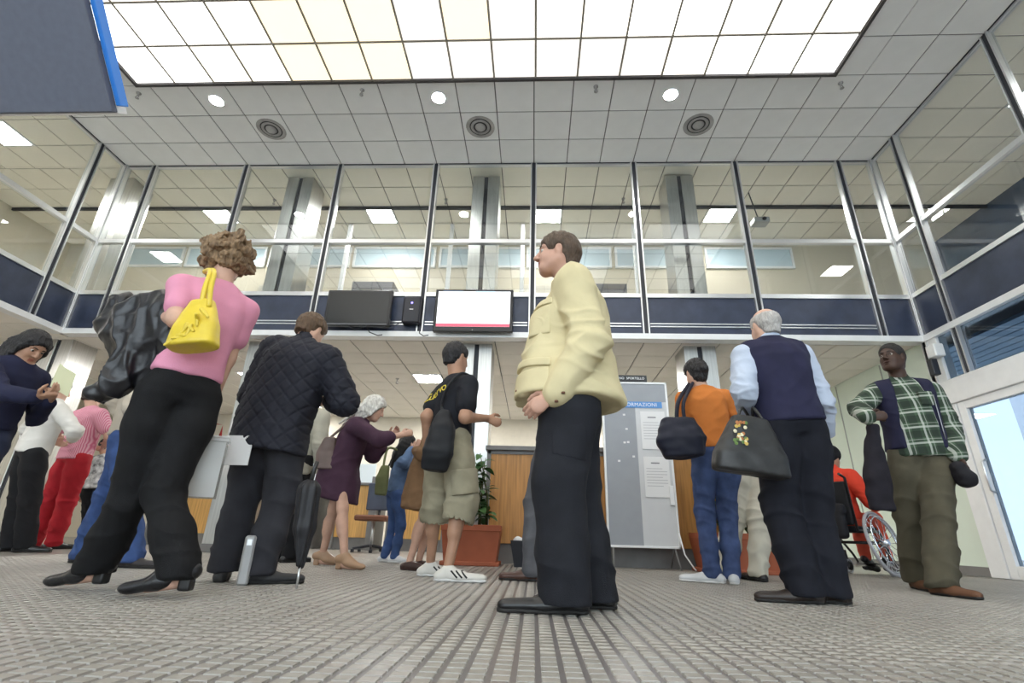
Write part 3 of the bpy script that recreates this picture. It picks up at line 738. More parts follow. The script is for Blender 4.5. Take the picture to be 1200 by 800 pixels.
    def top(s, m, name='shirt', hem=-.02, ease=.012, sleeve='long', rs=(.066, .058, .045), secs=None, disp=.006, vox=.011, seed=5, nf=6, extra=None, k=.045, shoulder=.062, cuff=.03, dispfn=None, mats=None, matfn=None, belly=0.0, flare=0.0, wristcut=.93, collar=None, armk=.016):
        H = s.H/1.75; b = s.b; B = SDF(); e = ease
        prof = secs or [(-.45, .17+flare, .135+flare, -.005), (-.15, .172+flare*.6, .135+flare*.6, 0), (0, .165+flare*.3, .128+belly*.6, 0), (.35, .150, .118+belly, belly*.5), (.62, .160, .122+belly*.5, 0), (.80, .165, .115, -.005), (.93, .125, .088, -.01), (1.0, .075, .065, -.005)]
        ts = [p[0] for p in prof]
        def at(t): return [np.interp(t, ts, [p[i] for p in prof]) for i in (1, 2, 3)]
        lst = [hem]+[t for t in ts if t > hem+.02]
        S = []
        for t in lst:
            rx, ry, fo = at(t); c = s.tor(t, fo*H)
            if t < 0: c = s.P+V3(0, 0, 1)*t*np.linalg.norm(s.N-s.P)*.88+(s.N-s.P)*t*.12+s.sf*fo*H
            S.append((c, rx*H*b+e, ry*H*b+e))
        s.last = S
        B.loft(S, s.sr, s.sf, k)
        for sd in 'LR':
            Sh, E, W = s.S[sd], s.E[sd], s.W[sd]
            if sleeve == 'none': Sh = s.tor(.955)+(Sh-s.tor(.955))*.70
            B.cone(s.tor(.955), Sh, shoulder*H*b+e*.5, rs[0]*H*b+e*.6, k, (s.sf, .95))
            if sleeve == 'long':
                B.chain([Sh, E], [rs[0]*H*b+e, rs[1]*H*b+e], armk); B.chain([E, E+(W-E)*wristcut], [rs[1]*H*b+e, rs[2]*H*b+e*.6], armk)
            elif sleeve == 'short':
                B.chain([Sh, Sh+(E-Sh)*.62], [rs[0]*H*b+e, rs[1]*H*b+e*1.2], .03)
            elif sleeve == 'three':
                B.chain([Sh, E], [rs[0]*H*b+e, rs[1]*H*b+e], .03); B.chain([E, E+(W-E)*.42], [rs[1]*H*b+e, rs[2]*H*b+e], .025)
            elif sleeve == 'none':
                B.cone(Sh, Sh+(E-Sh)*.08, rs[0]*H*b+e*.7, rs[0]*H*b+e*.6, .03)
        if collar: B.cone(s.tor(.97), s.tor(1.0)+(s.h(-.018, 0, -.06)-s.N)*collar, .062*H*b+e, .060*H*b, .02)
        if extra: extra(B, s)
        els = [s.E['L'], s.E['R']]
        def dp(V, N):
            d = wnoise(V*np.array([1, 1, .7]), nf, seed)*disp*.7+disp*.9*(ridge(V*np.array([1, 1, 1.3]), nf*.7, seed+2)-.25)
            if sleeve == 'long':
                for E in els:
                    r_ = np.linalg.norm(V-E, axis=1); d = d+np.exp(-(r_/.14)**2)*disp*1.6*(ridge(V*np.array([1, 1, 1.8]), nf*.9, seed+4)-.25)
            if dispfn is not None: d = d+dispfn(V, N, s)
            return d
        return soft(name, B, m, s.root, s.base, vox, 2, dp, mats, matfn)
    def patch(s, name, m, off, c, ax, half, vox=.006, parent=None):
        B = SDF(); B.loft([(q[0], q[1]+off, q[2]+off) for q in s.last], s.sr, s.sf, .02); c = np.asarray(c, float)
        for a, hh in zip(ax, half):
            a = nrm(a); B.cut(c+a*hh, a); B.cut(c-a*hh, -a)
        lo, hi = c-.3, c+.3
        B.p = [(np.maximum(q[0], c-max(half)*1.5), np.minimum(q[1], c+max(half)*1.5), q[2], q[3], q[4]) for q in B.p]
        return soft(name, B, m, parent or s.root, s.base, vox, 1)
    def shoes(s, m, heel=.0, L=.27, sole=None, vox=.006, h=.075, w=.046, name='shoe', stripes=None, open_back=False):
        H = s.H/1.75; out = []
        for k in 'LR':
            fp, fd, lf = s.foot[k]; sd = np.cross(fd, V3(0, 0, 1)); B = SDF(); z0 = lf
            hl = heel; pit = np.array([0, 0, 1.0])
            a = fp-fd*.055*H+V3(0, 0, z0+hl+.028); mid = fp+fd*.06*H+V3(0, 0, z0*.6+hl*.35+.03); t = fp+fd*(L-.075)*H*.97+V3(0, 0, z0*.3+.026)
            B.chain([a, mid, t], [.031*H, .036*H, .030*H], .03, (V3(0, 0, 1), .80)); B.cone(mid-fd*.02, t+fd*.012, .041*H, .035*H, .02, (V3(0, 0, 1), .6))
            if not open_back: B.cone(a+V3(0, 0, .0), fp+V3(0, 0, z0+hl+h), .034*H, .038*H, .03)
            B.cone(fp+fd*.02+V3(0, 0, z0+hl+h*.8), mid+fd*.03, .034*H, .030*H, .03)
            B.cut(fp+V3(0, 0, z0*.3+.008 if hl == 0 else .004), V3(0, 0, -1))
            o = soft(name, B, m, s.root, s.base, vox, 1)
            S = SDF(); zb = V3(0, 0, z0*.5)
            if hl == 0:
                S.chain([fp-fd*.058*H+V3(0, 0, .014)+zb, fp+fd*.05*H+V3(0, 0, .014)+zb, fp+fd*(L-.07)*H+V3(0, 0, .014)+zb*.6], [.036*H, .039*H, .036*H], .02); S.cut(fp+V3(0, 0, .018)+zb, V3(0, 0, 1)); S.cut(fp+V3(0, 0, .001), V3(0, 0, -1))
                o2 = soft('sole', S, sole or m, o, s.base, .006, 1)
            else:
                S.box(fp-fd*.045*H+V3(0, 0, (hl+.02)/2+z0), (fd, sd, V3(0, 0, 1)), (.026*H, .025*H, (hl+.02)/2), .006)
                o2 = soft('heel', S, sole or m, o, s.base, .006, 1)
            out.append(o)
            if stripes:
                from mathutils.bvhtree import BVHTree
                bv = BVHTree.FromPolygons([tuple(v.co) for v in o.data.vertices], [tuple(q.vertices) for q in o.data.polygons])
                for j in range(3):
                    for sgn in (-1, 1):
                        pts = []
                        for t_ in np.linspace(0, 1, 5):
                            q = fp+fd*(.075+.032*j-.045*t_)*H+V3(0, 0, .026+.040*t_)-s.base; hit = bv.ray_cast(Vector(q+sd*sgn*.2), Vector(-sd*sgn))[0]
                            if hit is not None: pts.append(np.array(hit)+sd*sgn*.001)
                        if len(pts) > 2: MB().tube(pts, .0055, 5).build('stripe', stripes, o)
        return out
    def hair(s, m, kind='short', vol=.012, vox=.006, seed=2, disp=.004, freq=22, name='hair', length=.0, backdir=None, bald=0.0):
        q = s.hs; B = SDF(); ax = (s.lk, s.hr, s.hu); h = s.h; v = vol
        B.ell(h(-.014, 0, .032), ax, (.098*q+v, .076*q+v, .088*q+v), .02)
        B.cone(h(-.055, 0, .0), h(-.055, 0, -.055), .062*q+v*.6, .050*q+v*.6, .03)
        if kind == 'long':
            disp = disp*.6; freq = freq*1.3
            bd = np.asarray(backdir if backdir is not None else V3(0, 0, -1), float); st = h(-.05, 0, -.03)
            B.chain([st, st+nrm(bd)*length*.5-s.lk*.02, st+nrm(bd)*length-s.lk*.015], [.075*q, .085*q, .055*q], .05, (s.lk, .7))
        if kind == 'bun': B.ell(h(-.118, 0, -.005), ax, (.035*q, .045*q, .045*q), .02)
        B.ell(h(.105, 0, -.022), ax, (.075*q, .085*q, .082*q), .015, 's')
        if kind == 'long':
            g = np.random.default_rng(seed)
            for e in (-1, 1):
                for i in range(5):
                    a0 = h(.045-.03*i, e*.070, .055-.012*i); B.chain([a0, h(.030-.03*i, e*.086, -.02), h(.012-.03*i, e*.082, -.085), h(-.02-.02*i, e*.075, -.10)+nrm(bd)*length*(.45+.12*i)+V3(*g.normal(size=3))*.012], [.017*q, .016*q, .015*q, .009*q], .014)
        if kind in ('short', 'bun'):
            for e in (-1, 1): B.ell(h(.035, e*.085, -.050), ax, (.055*q, .035*q, .055*q), .012, 's'); B.ell(h(-.006, e*.085, -.012), ax, (.022*q, .028*q, .030*q), .008, 's')
            if kind == 'short': B.cut(h(-.06, 0, -.082), -s.hu-.0*s.lk)
        if bald: B.cut(h(0, 0, .062), s.hu); B.ell(h(.005, 0, .125), ax, (.115*q, .066*q, bald*q), .015, 's')
        if kind == 'curly':
            g = np.random.default_rng(seed)
            for i in range(120):
                t = g.normal(size=3); t = nrm(t)
                if t[0] > .72 and t[2] < .5: continue
                c = h(-.018+.105*t[0], .090*t[1], .018+.105*t[2]); B.ell(c, (nrm(g.normal(size=3)), nrm(g.normal(size=3)), s.hu), (.017*q+.012*g.random()*q,)*3, .010)
        def dp(V, N): return disp*(.7*wnoise(V*np.array([1, 1, .5]), freq, seed)+1.5*(ridge(V*np.array([1, 1, .28]), freq*1.1, seed+1)-.3))
        return soft(name, B, m, s.root, s.base, vox, 1, dp)
    def decal(s, cloth_obj, ch, size, m, r0, z0, ang, depthdir, name='print_letter'):
        from mathutils.bvhtree import BVHTree
        me = cloth_obj.data; bv = BVHTree.FromPolygons([tuple(v.co) for v in me.vertices], [tuple(q.vertices) for q in me.polygons])
        o = text_obj(name, ch, size, m, s.root, (0, 0, 0), V3(1, 0, 0), V3(0, 0, 1), 0.0)
        c, sn = math.cos(ang), math.sin(ang); dv = Vector(depthdir)
        import bmesh
        bm = bmesh.new(); bm.from_mesh(o.data); bmesh.ops.triangulate(bm, faces=bm.faces); bmesh.ops.subdivide_edges(bm, edges=bm.edges, cuts=2, use_grid_fill=True); bm.to_mesh(o.data); bm.free()
        for v in o.data.vertices:
            x, y = v.co.x, v.co.z; p = s.P+s.sr*(r0+x*c-y*sn)+s.up*(z0+x*sn+y*c)-s.base
            h, n, i, d = bv.ray_cast(Vector(p)-dv*.6, dv)
            v.co = (h-dv*.003) if h is not None else Vector(p)
        return o
    def report(s):
        H = s.H; d = lambda a, b: np.linalg.norm(a-b)/H
        print('%-10s torso %.2f(.29) head-neck %.2f(.13) ' % (s.root.name, d(s.P, s.N), d(s.HC, s.N)), ' '.join('%s ua %.2f(.17) fa %.2f(.15) th %.2f sh %.2f(.245)' % (k, d(s.S[k], s.E[k]), d(s.E[k], s.W[k]), d(s.hip[k], s.K[k]), d(s.K[k], s.A[k])) for k in 'LR'), 'hipZ %.2f neckZ %.2f headZ %.2f' % (s.P[2]/H, s.N[2]/H, s.HC[2]/H))
def hairmat(name, c, c2=None): return mat(name, c, .55, col2=c2 or tuple(np.array(c)*1.9), vscale=60, bump=.8, bscale=140, stretch=(1, 1, .35), spec=.4)
def text_obj(name, body, size, m, parent, loc, right, up, extrude=.0008, font_spacing=1.0, shear=0.0, align='CENTER'):
    c = bpy.data.curves.new(name, 'FONT'); c.body = body; c.size = size; c.extrude = extrude; c.align_x = align; c.align_y = 'CENTER'; c.space_character = font_spacing; c.shear = shear
    o = bpy.data.objects.new(name, c); COL.objects.link(o)
    dg = bpy.context.evaluated_depsgraph_get(); me = bpy.data.meshes.new_from_object(o.evaluated_get(dg)); bpy.data.objects.remove(o); bpy.data.curves.remove(c)
    r = nrm(right); u = nrm(np.asarray(up)-r*(np.asarray(up)@r)); n = np.cross(r, u)
    M4 = Matrix([[r[0], u[0], n[0], 0], [r[1], u[1], n[1], 0], [r[2], u[2], n[2], 0], [0, 0, 0, 1]]); me.transform(M4); me.materials.clear()
    return link(name, me, parent, loc, m)
# ------------------------------------------------------------------ the people, nearest first
def bag_sdf(name, label, cat, build, m, group=None, vox=.008, disp=.004, seed=1, freq=9, base=None):
    B = SDF(); build(B); lo = np.min([q[0] for q in B.p if q[4] == 'u'], 0); hi = np.max([q[1] for q in B.p if q[4] == 'u'], 0)
    b = base if base is not None else V3((lo[0]+hi[0])/2, (lo[1]+hi[1])/2, lo[2])
    r = empty(name, b, label, cat, group)
    soft('bag_body' if 'bag' in name else name+'_body', B, m, r, b, vox, 2, lambda V, N: disp*wnoise(V, freq, seed))
    return r, b
def strap(r, b, pts, rad, m, name='strap', flat=None):
    B = SDF()
    pts = [np.asarray(p, float) for p in pts]; out = []
    for i in range(len(pts)-1):            # smooth the polyline a little
        p0 = pts[max(i-1, 0)]; p1 = pts[i]; p2 = pts[i+1]; p3 = pts[min(i+2, len(pts)-1)]
        for t in np.linspace(0, 1, 6)[:-1]: out.append(.5*((2*p1)+(-p0+p2)*t+(2*p0-5*p1+4*p2-p3)*t*t+(-p0+3*p1-3*p2+p3)*t**3))
    out.append(pts[-1])
    return MB().tube([q-b for q in out], rad, 8).build(name, m, r)

black_leather = mat('black_leather', (.012,.012,.014), .32, bump=.25, bscale=70, spec=.5)
black_shoe = mat('black_shoe', (.010,.010,.011), .30, bump=.1, bscale=60)
black_sole = mat('black_sole', (.015,.014,.013), .7)
m_paper = mat('white_paper', (.80,.80,.80), .7)

# --- man in the pale yellow jacket
def p_yellow():
    p = Person('person', 'man in pale yellow jacket and dark trousers standing side-on, hand at his pocket', 1.80, (.17, 2.32), 178,
        (672, .553), (670, .840), (653, 298, -.01), (-1, .04, .02), {'L': (663, 719, 183), 'R': (698, 713, 176)},
        {'L': {'w': (650, 461, -.225), 'e': (691, 405, -.24), 'hd': (-.75, 0, -.55), 'palm': (.1, 1, -.1), 'thumb': (-.5, 0, .9), 'curl': .35}, 'R': {'w': (655, 460, .26)}}, 'pale', vox=.005, build=1.06)
    p.report(); p.body().eyes((.12,.08,.05))
    jm = cloth('pale_yellow_cotton', (.64,.555,.335), .75, .05)
    secs = [(-.5, .235, .235, .02), (-.25, .225, .228, .02), (0, .20, .21, .025), (.35, .165, .185, .025), (.62, .168, .165, .012), (.80, .165, .135, -.012), (.93, .12, .095, -.015), (1.0, .07, .068, -.005)]
    def ex(B, s):
        for k in 'L':
            W = s.E[k]+(s.W[k]-s.E[k])*.84; d = nrm(s.W[k]-s.E[k]); B.cone(W, W+d*.05, .054, .060, .008)
    p.top(jm, 'jacket', hem=-.22, ease=.014, rs=(.074, .068, .046), secs=secs, disp=.014, vox=.0075, nf=4.2, extra=ex, wristcut=.95, shoulder=.060)
    Z = V3(0, 0, 1); X = V3(1, 0, 0); Yv = V3(0, 1, 0)
    for (x, y, hw, hz) in ((634, 352, .055, .018), (623, 425, .085, .020)): p.patch('pocket_flap', jm, .014, atY(x, y, p.Y0-.16), (X, Yv, Z+X*.15), (hw, .16, hz), .005)
    for (x, y, hw, hz) in ((632, 375, .050, .075), (622, 455, .080, .09)): p.patch('patch_pocket', jm, .010, atY(x, y, p.Y0-.16), (X, Yv, Z), (hw, .16, hz), .006)
    c = SDF(); n0 = p.tor(.985); c.loft([(n0-V3(0, 0, .045), .118, .115), (n0+V3(-.016, 0, .055), .086, .094)], p.sr, p.sf, .02); c.loft([(n0-V3(0, 0, .06), .074, .076), (n0+V3(-.02, 0, .09), .074, .080)], p.sr, p.sf, .012, op='s')
    soft('collar', c, jm, p.root, p.base, .006, 1)
    for (x, y, dy) in ((652, 470, -.275), (660, 460, -.285), (606, 458, -.10)): MB().lathe([(.001, .005), (.008, .004), (.009, -.004)], n=12).build('button', mat('brown_button', (.16,.06,.03), .4), p.root, atY(x, y, p.Y0+dy)-p.base)
    tm = cloth('black_trousers', (.016,.017,.022), .8, .2)
    p.trousers(tm, .125, .105, .098, .20, .035, .010, nf=4, vox=.009)
    for k in 'L':
        q = SDF(); kk = p.K[k]; hp = p.hip[k]; a = hp+(kk-hp)*.35; b_ = hp+(kk-hp)*.80; q.cone(a, b_, .132, .124, .01); q.cut(a+V3(0, .0, 0), Yv); q.cut(b_, kk-hp); q.cut(a, hp-kk); q.cut(a+V3(.07, 0, 0), X); q.cut(a-V3(.085, 0, 0), -X); soft('cargo_pocket', q, tm, p.root, p.base, .007, 1)
    p.shoes(black_shoe, 0, .31, black_sole, vox=.006, h=.06)
    p.hair(hairmat('brown_hair', (.055,.035,.022)), 'short', .012, .0055, disp=.003, freq=20)
p_yellow()

# --- woman in the pink top
def p_pink():
    p = Person('person', 'woman in pink top and black trousers striding off with yellow shoulder bag', 1.76, (-1.72, 2.30), 138,
        (213, .52), (258, 336), (266, 305, .03), (-.62, .66, -.30), {'L': (104, 692, 176, 0, *atZ(104, 692)[:2], .035)[:3]+tuple(atZ(104, 692)[:2])+(.03,), 'R': (202, 701, 184)+tuple(atZ(202, 701)[:2])+(.03,)},
        {'L': {'w': (172, 365, .05), 'e': (207, 372, -.20), 'hd': (-1, .2, -.1), 'curl': .5}, 'R': {'w': (243, 482, .16), 'e': (266, 420, .14), 'hd': (-.2, 0, -1), 'palm': (-1, .2, 0), 'curl': 1.1}}, 'fair', vox=.0068, build=.94)
    p.K['R'] = atY(192, 578, p.Y0+.02); p.K['L'] = atY(150, 588, p.Y0+.04)
    p.report(); p.body()
    p.top(cloth('pink_knit', (.70,.29,.41), .8, .05), 't_shirt', hem=.12, ease=.006, sleeve='short', rs=(.056, .058, .05), disp=.006, vox=.0085, nf=4)
    tm = cloth('black_slacks', (.008,.008,.009), .8, .2)
    p.trousers(tm, .112, .084, .092, .24, -.012, .006, vox=.009, hemz=.072)
    p.shoes(black_leather, .05, .27, black_shoe, h=.10, name='ankle_boot')
    p.hair(hairmat('curly_brown_hair', (.10,.06,.03), (.34,.22,.12)), 'curly', .014, .0055, disp=.006, freq=24)
    ym = mat('yellow_leather', (.70,.52,.04), .35, var=.08, bump=.2, bscale=40)
    Y = p.Y0-.20
    c = atY(226, 390, Y-.03)
    def bb(B):
        a = atY(196, 412, Y-.02); b = atY(254, 404, Y-.02); t = atY(238, 352, Y); u = nrm(b-a); n = nrm(np.cross(u, V3(0, 0, 1)))
        mid = (a+b)/2
        B.loft([(mid, np.linalg.norm(b-a)/2, .065), (mid+(t-mid)*.45, .10, .055), (t, .055, .028)], u, n, .02, n=3.2)
    r, b = bag_sdf('handbag', 'yellow leather shoulder bag hanging behind the woman in the pink top', 'bag', bb, ym, vox=.006, disp=.003)
    strap(r, b, [atY(236, 362, Y-.01), atY(240, 340, Y-.02), atY(247, 318, Y+.02), p.tor(.96, 0, -.085)+V3(0, 0, .075)], .014, ym)
    strap(r, b, [atY(245, 360, Y-.03), atY(247, 338, Y-.03), atY(251, 318, Y+.0), p.tor(.97, -.02, -.075)+V3(0, 0, .075)], .012, ym)
    g = np.random.default_rng(4)
    for i in range(9):
        q = atY(236-i*4.2+g.uniform(-4, 4), 366+i*4.2+g.uniform(-5, 5), Y-.075); B = SDF(); d = nrm(g.normal(size=3)*np.array([1, .3, 1])); B.cone(q-d*.025, q+d*.03, .012, .008, .01, (V3(0, 1, 0), .6)); soft('ruffle', B, ym, r, b, .005, 1)
    # black leather jacket folded over her forearm
    def jb(B):
        Yj = p.Y0-.06; pt = lambda x, y, d=0: atY(x, y, Yj+d); Yv = V3(0, 1, 0)
        B.loft([(pt(186, 408), .16, .085), (pt(180, 380), .19, .10), (pt(172, 356), .17, .085)], V3(1, 0, .05), Yv, .05, n=2.6)
        B.loft([(pt(150, 452, .02), .10, .055), (pt(160, 430, .01), .13, .065), (pt(172, 400), .15, .08)], V3(1, 0, .3), Yv, .05, n=2.6)
        B.chain([pt(150, 425, -.04), pt(136, 448, -.05), pt(118, 460, -.05)], [.065, .058, .056], .03); B.cone(pt(113, 464, -.05), pt(104, 470, -.05), .040, .048, .004, None, 's')
        B.chain([pt(142, 358), pt(132, 378), pt(142, 404)], [.07, .06, .045], .04); B.chain([pt(206, 372, -.06), pt(198, 420, -.04)], [.05, .035], .03)
    def creases(V, N): return .020*(ridge(V*np.array([1.2, 1, .8]), 3.2, 21)-.3)+.008*(ridge(V, 7, 5)-.3)
    B = SDF(); jb(B); bq = atY(165, 470, p.Y0-.06); r = empty('leather_jacket', bq, 'black leather jacket folded over the arm of the woman in pink', 'jacket')
    soft('jacket_body', B, mat('glossy_black_leather', (.010,.010,.013), .34, bump=.5, bscale=18), r, bq, .0075, 2, creases)
    # clear plastic box in her right hand, with a paper
    g0 = p.hd['R']['g']; c = atY(240, 510, p.Y0+.2); pl = bpy.data.materials.new('clear_plastic')
    pl = mat('cloudy_plastic', (.62,.62,.60), .25, spec=.5); pl.node_tree.nodes['Principled BSDF'].inputs['Alpha'].default_value = .55
    A = atY(212, 512, p.Y0+.12); Bq = atY(268, 508, p.Y0+.22); Z = atY(262, 583, p.Y0+.22)[2]
    b = V3((A[0]+Bq[0])/2, (A[1]+Bq[1])/2, Z); r = empty('storage_box', b, 'cloudy clear plastic box carried by the woman in the pink top', 'box')
    L = np.linalg.norm((Bq-A)[:2]); ang = math.atan2(Bq[1]-A[1], Bq[0]-A[0]); r.rotation_euler = (0, 0, ang); hgt = A[2]-Z; dp = .20; t = .006
    for nm, lo, hi in (('side', (-L/2, 0, 0), (L/2, t, hgt)), ('side', (-L/2, dp-t, 0), (L/2, dp, hgt)), ('end', (-L/2, t, 0), (-L/2+t, dp-t, hgt)), ('end', (L/2-t, t, 0), (L/2, dp-t, hgt)), ('bottom', (-L/2+t, t, 0), (L/2-t, dp-t, t)), ('rim', (-L/2-.012, -.012, hgt-.004), (L/2+.012, 0, hgt+.012))): boxo(nm, lo, hi, pl, r, 0)
    boxo('lid', (-L/2-.01, -.01, hgt+.012), (L/2+.01, dp+.01, hgt+.024), pl, r, .003)
    MB().tube([(-.02, .1, hgt+.02), (-.02, .1, hgt+.10), (.06, .1, hgt+.10), (.06, .1, hgt+.02)], .010, 8).build('handle', mat('red_plastic', (.45,.02,.02), .4), r)
    A = atY(268, 510, p.Y0+.45); Bq = atY(290, 545, p.Y0+.45)
    r = empty('document', (A+Bq)/2, 'white printed sheet sticking out beside the clear plastic box', 'paper')
    boxo('sheet', (A[0]-.10-(A[0]+Bq[0])/2, -.004, -(A[2]-Bq[2])/2), (Bq[0]-(A[0]+Bq[0])/2, .004, (A[2]-Bq[2])/2), m_paper, r)
p_pink()
denim = lambda n, c: cloth(n, c, .85, .28, bump=.4, bscale=220)
# --- man in the quilted jacket
def p_quilt():
    p = Person('person', 'man in black quilted jacket seen from behind with bowed head', 1.66, (-1.60, 2.93), 86,
        (322, .55), (357, .845), (365, 388, .06), (.25, .80, -.45), {'L': (258, 681, 115), 'R': (300, 684, 30)},
        {'L': {'w': (325, 470, .32), 'e': (290, 482, .06)}, 'R': {'w': (385, 470, .32), 'e': (403, 470, .06)}}, 'fair', vox=.009, build=1.12)
    p.report(); p.body()
    secs = [(-.6, .195, .16, 0), (-.2, .195, .16, 0), (0, .195, .155, 0), (.35, .19, .15, 0), (.62, .19, .145, 0), (.80, .18, .13, -.005), (.93, .13, .10, -.01), (1.0, .08, .075, -.005)]
    def q(V, N, s):
        a = V[:, 0]+V[:, 2]*.9; b = V[:, 0]-V[:, 2]*.9; P_ = .085
        return -.007*np.exp(-np.minimum(np.abs((a/P_) % 1-.5), np.abs((b/P_) % 1-.5))**2/.006)
    p.top(cloth('black_quilting', (.018,.019,.028), .7, .15), 'quilted_jacket', hem=-.38, ease=.018, rs=(.080, .074, .055), secs=secs, disp=.005, vox=.0075, dispfn=q, collar=.5)
    p.trousers(cloth('charcoal_trousers', (.035,.035,.042), .85, .15), .112, .090, .082, .2, -.015, .010, nf=5, vox=.009, hemz=.05)
    p.shoes(mat('dark_trainer', (.02,.02,.022), .6, var=.2), 0, .30, black_sole, h=.08)
    p.hair(hairmat('brown_hair_b', (.075,.045,.025)), 'short', .013)
    um = mat('umbrella_black', (.012,.012,.015), .6)
    a = atY(362, 575, 2.78); b = atY(352, 662, 2.78); t = atY(348, 684, 2.78); t = V3(t[0], 2.78, .004); bs = V3(t[0], t[1], 0)
    r = empty('umbrella', bs, 'folded black umbrella standing tip-down beside the quilted jacket man', 'umbrella')
    B = SDF(); B.chain([a, a*.5+b*.5, b], [.058, .052, .016], .02); soft('canopy', B, um, r, bs, .006, 1, lambda V, N: .006*np.sin(np.arctan2(V[:, 1]-a[1], V[:, 0]-(a[0]+b[0])/2)*6))
    MB().tube([b-bs, t-bs], .006, 8).build('tip', m_alu, r); MB().tube([a-bs, a+V3(.01, 0, .12)-bs, a+V3(.02, 0, .16)-bs], .012, 8).build('handle', mat('handle_black', (.02,.02,.02), .3), r)
    g = boxo('suitcase_body', (-.028, -.08, 0), (.028, .12, .25), mat('grey_metal_case', (.40,.40,.40), .4, .3, var=.08), None, .01)
    A = V3(-1.585, 2.93, 0); r = empty('case', A, 'upright grey metal case standing between the shoes of the man in quilted jacket', 'case'); g.name = 'shell'; g.parent = r; g.rotation_euler = (0, 0, .35)
    boxo('latch', (-.012, -.09, .20), (.012, -.08, .23), m_alu, g)
p_quilt()

# --- older woman in the purple coat
def p_purple():
    p = Person('person', 'stooping grey-haired woman in long plum coat and beige heels', 1.58, (-1.68, 4.40), 10,
        (402, .558), (424, 493), (439, 478, 0), (.85, .25, -.45), {'L': (376, 662, 5), 'R': (402, 667, -15)},
        {'L': {'w': (458, 512, .1)}, 'R': {'w': (459, 512, -.16), 'e': (447, 517, -.22), 'curl': .4}}, 'fair', vox=.009)
    p.report(); p.body()
    def ex(B, s): pass
    secs = [(-1.2, .205, .21, .0), (-.5, .195, .195, .0), (-.15, .18, .165, -.01), (0, .172, .155, 0), (.35, .165, .135, 0), (.62, .165, .13, 0), (.80, .16, .12, -.01), (.93, .12, .09, -.01), (1.0, .075, .065, -.005)]
    p.top(cloth('plum_wool', (.060,.028,.050), .85, .15), 'coat', hem=-.98, ease=.012, sleeve='three', rs=(.068, .062, .056), secs=secs, disp=.006, vox=.010)
    sk = mat('beige_leather', (.36,.22,.13), .45)
    p.shoes(sk, .045, .25, sk, h=.05, name='heeled_shoe')
    p.hair(hairmat('grey_hair', (.42,.40,.36), (.75,.73,.68)), 'long', .016, length=.20, backdir=(-.75, 0, -.62), disp=.005)
    bm_ = mat('brown_bag_leather', (.13,.09,.08), .5, var=.2)
    c = atY(383, 530, 4.28)
    r, b = bag_sdf('handbag', 'limp brown bag slung behind the woman in the plum coat', 'bag', lambda B: B.loft([(atY(381, 550, 4.25), .085, .05), (c, .085, .055), (atY(388, 512, 4.25), .05, .03)], V3(1, 0, 0), V3(0, 1, 0), .02, n=3), bm_)
    strap(r, b, [atY(388, 512, 4.25), atY(405, 497, 4.28), p.tor(.97)+V3(-.02, -.09, .07)], .012, bm_)
p_purple()

# --- girl in jeans and woman in the brown coat
def p_girl():
    p = Person('person', 'girl in jeans with long black hair and green shoulder bag', 1.24, (-1.35, 5.2), 35,
        (463, .53), (474, 536), (478, 519, 0), (.85, .3, -.3), {'L': (450, 658, 10), 'R': (461, 659, 0)},
        {'L': {'w': (488, 535, .1)}, 'R': {'w': (487, 521, -.14), 'e': (474, 542, -.2)}}, 'fair', vox=.010)
    p.report(); p.body()
    p.top(denim('denim_vest', (.10,.16,.28)), 'denim_jacket', hem=0.0, ease=.008, vox=.011)
    p.trousers(denim('jeans_light', (.055,.10,.24)), .09, .07, .062)
    p.shoes(mat('white_trainer', (.70,.70,.70), .6), 0, .27, mat('white_sole', (.75,.74,.72), .6))
    p.hair(hairmat('black_hair', (.010,.009,.010)), 'long', .012, length=.24, backdir=(-.35, 0, -1), vox=.008)
    gm = cloth('green_canvas', (.17,.19,.09), .9)
    r, b = bag_sdf('shoulder_bag', 'green canvas shoulder bag hanging behind the girl in jeans', 'bag', lambda B: B.loft([(atY(446, 580, 5.0), .055, .05), (atY(448, 560, 5.0), .065, .05), (atY(452, 545, 5.0), .04, .03)], V3(1, 0, 0), V3(0, 1, 0), .02, n=3), gm)
    strap(r, b, [atY(449, 548, 5.0), atY(455, 525, 5.02), p.tor(.97)+V3(-.03, -.04, .06)], .012, gm)
p_girl()
def p_brown():
    p = Person('person', 'woman in brown coat and dark clogs behind the man in shorts', 1.52, (-.95, 4.42), 10,
        (500, .55), (517, 494), (524, 476, 0), (.85, .3, -.3), {'L': (490, 667, -10), 'R': (479, 668, -25)},
        {'L': {'w': (520, 520, .1)}, 'R': {'w': (492, 530, -.14), 'e': (487, 548, -.24), 'hd': (.3, 0, 1), 'curl': .5}}, 'fair', vox=.010)
    p.report(); p.body()
    secs = [(-1.2, .20, .21, 0), (-.5, .18, .19, 0), (0, .165, .15, 0), (.35, .155, .125, 0), (.62, .16, .125, 0), (.80, .16, .115, -.005), (.93, .12, .09, -.01), (1.0, .075, .065, -.005)]
    p.top(cloth('brown_cotton', (.20,.115,.06), .85), 'coat', hem=-.92, ease=.010, rs=(.062, .055, .042), secs=secs, vox=.011, dispfn=lambda V, N, s: .014*np.sin(np.arctan2(V[:, 1]-s.P[1], V[:, 0]-s.P[0])*9)*np.clip(.8-V[:, 2], 0, 1))
    cl = mat('dark_clog', (.045,.022,.018), .5)
    p.shoes(cl, 0, .25, cl, h=.04, name='clog')
    p.hair(hairmat('dark_brown_hair', (.025,.016,.012)), 'short', .015, vox=.008)
p_brown()

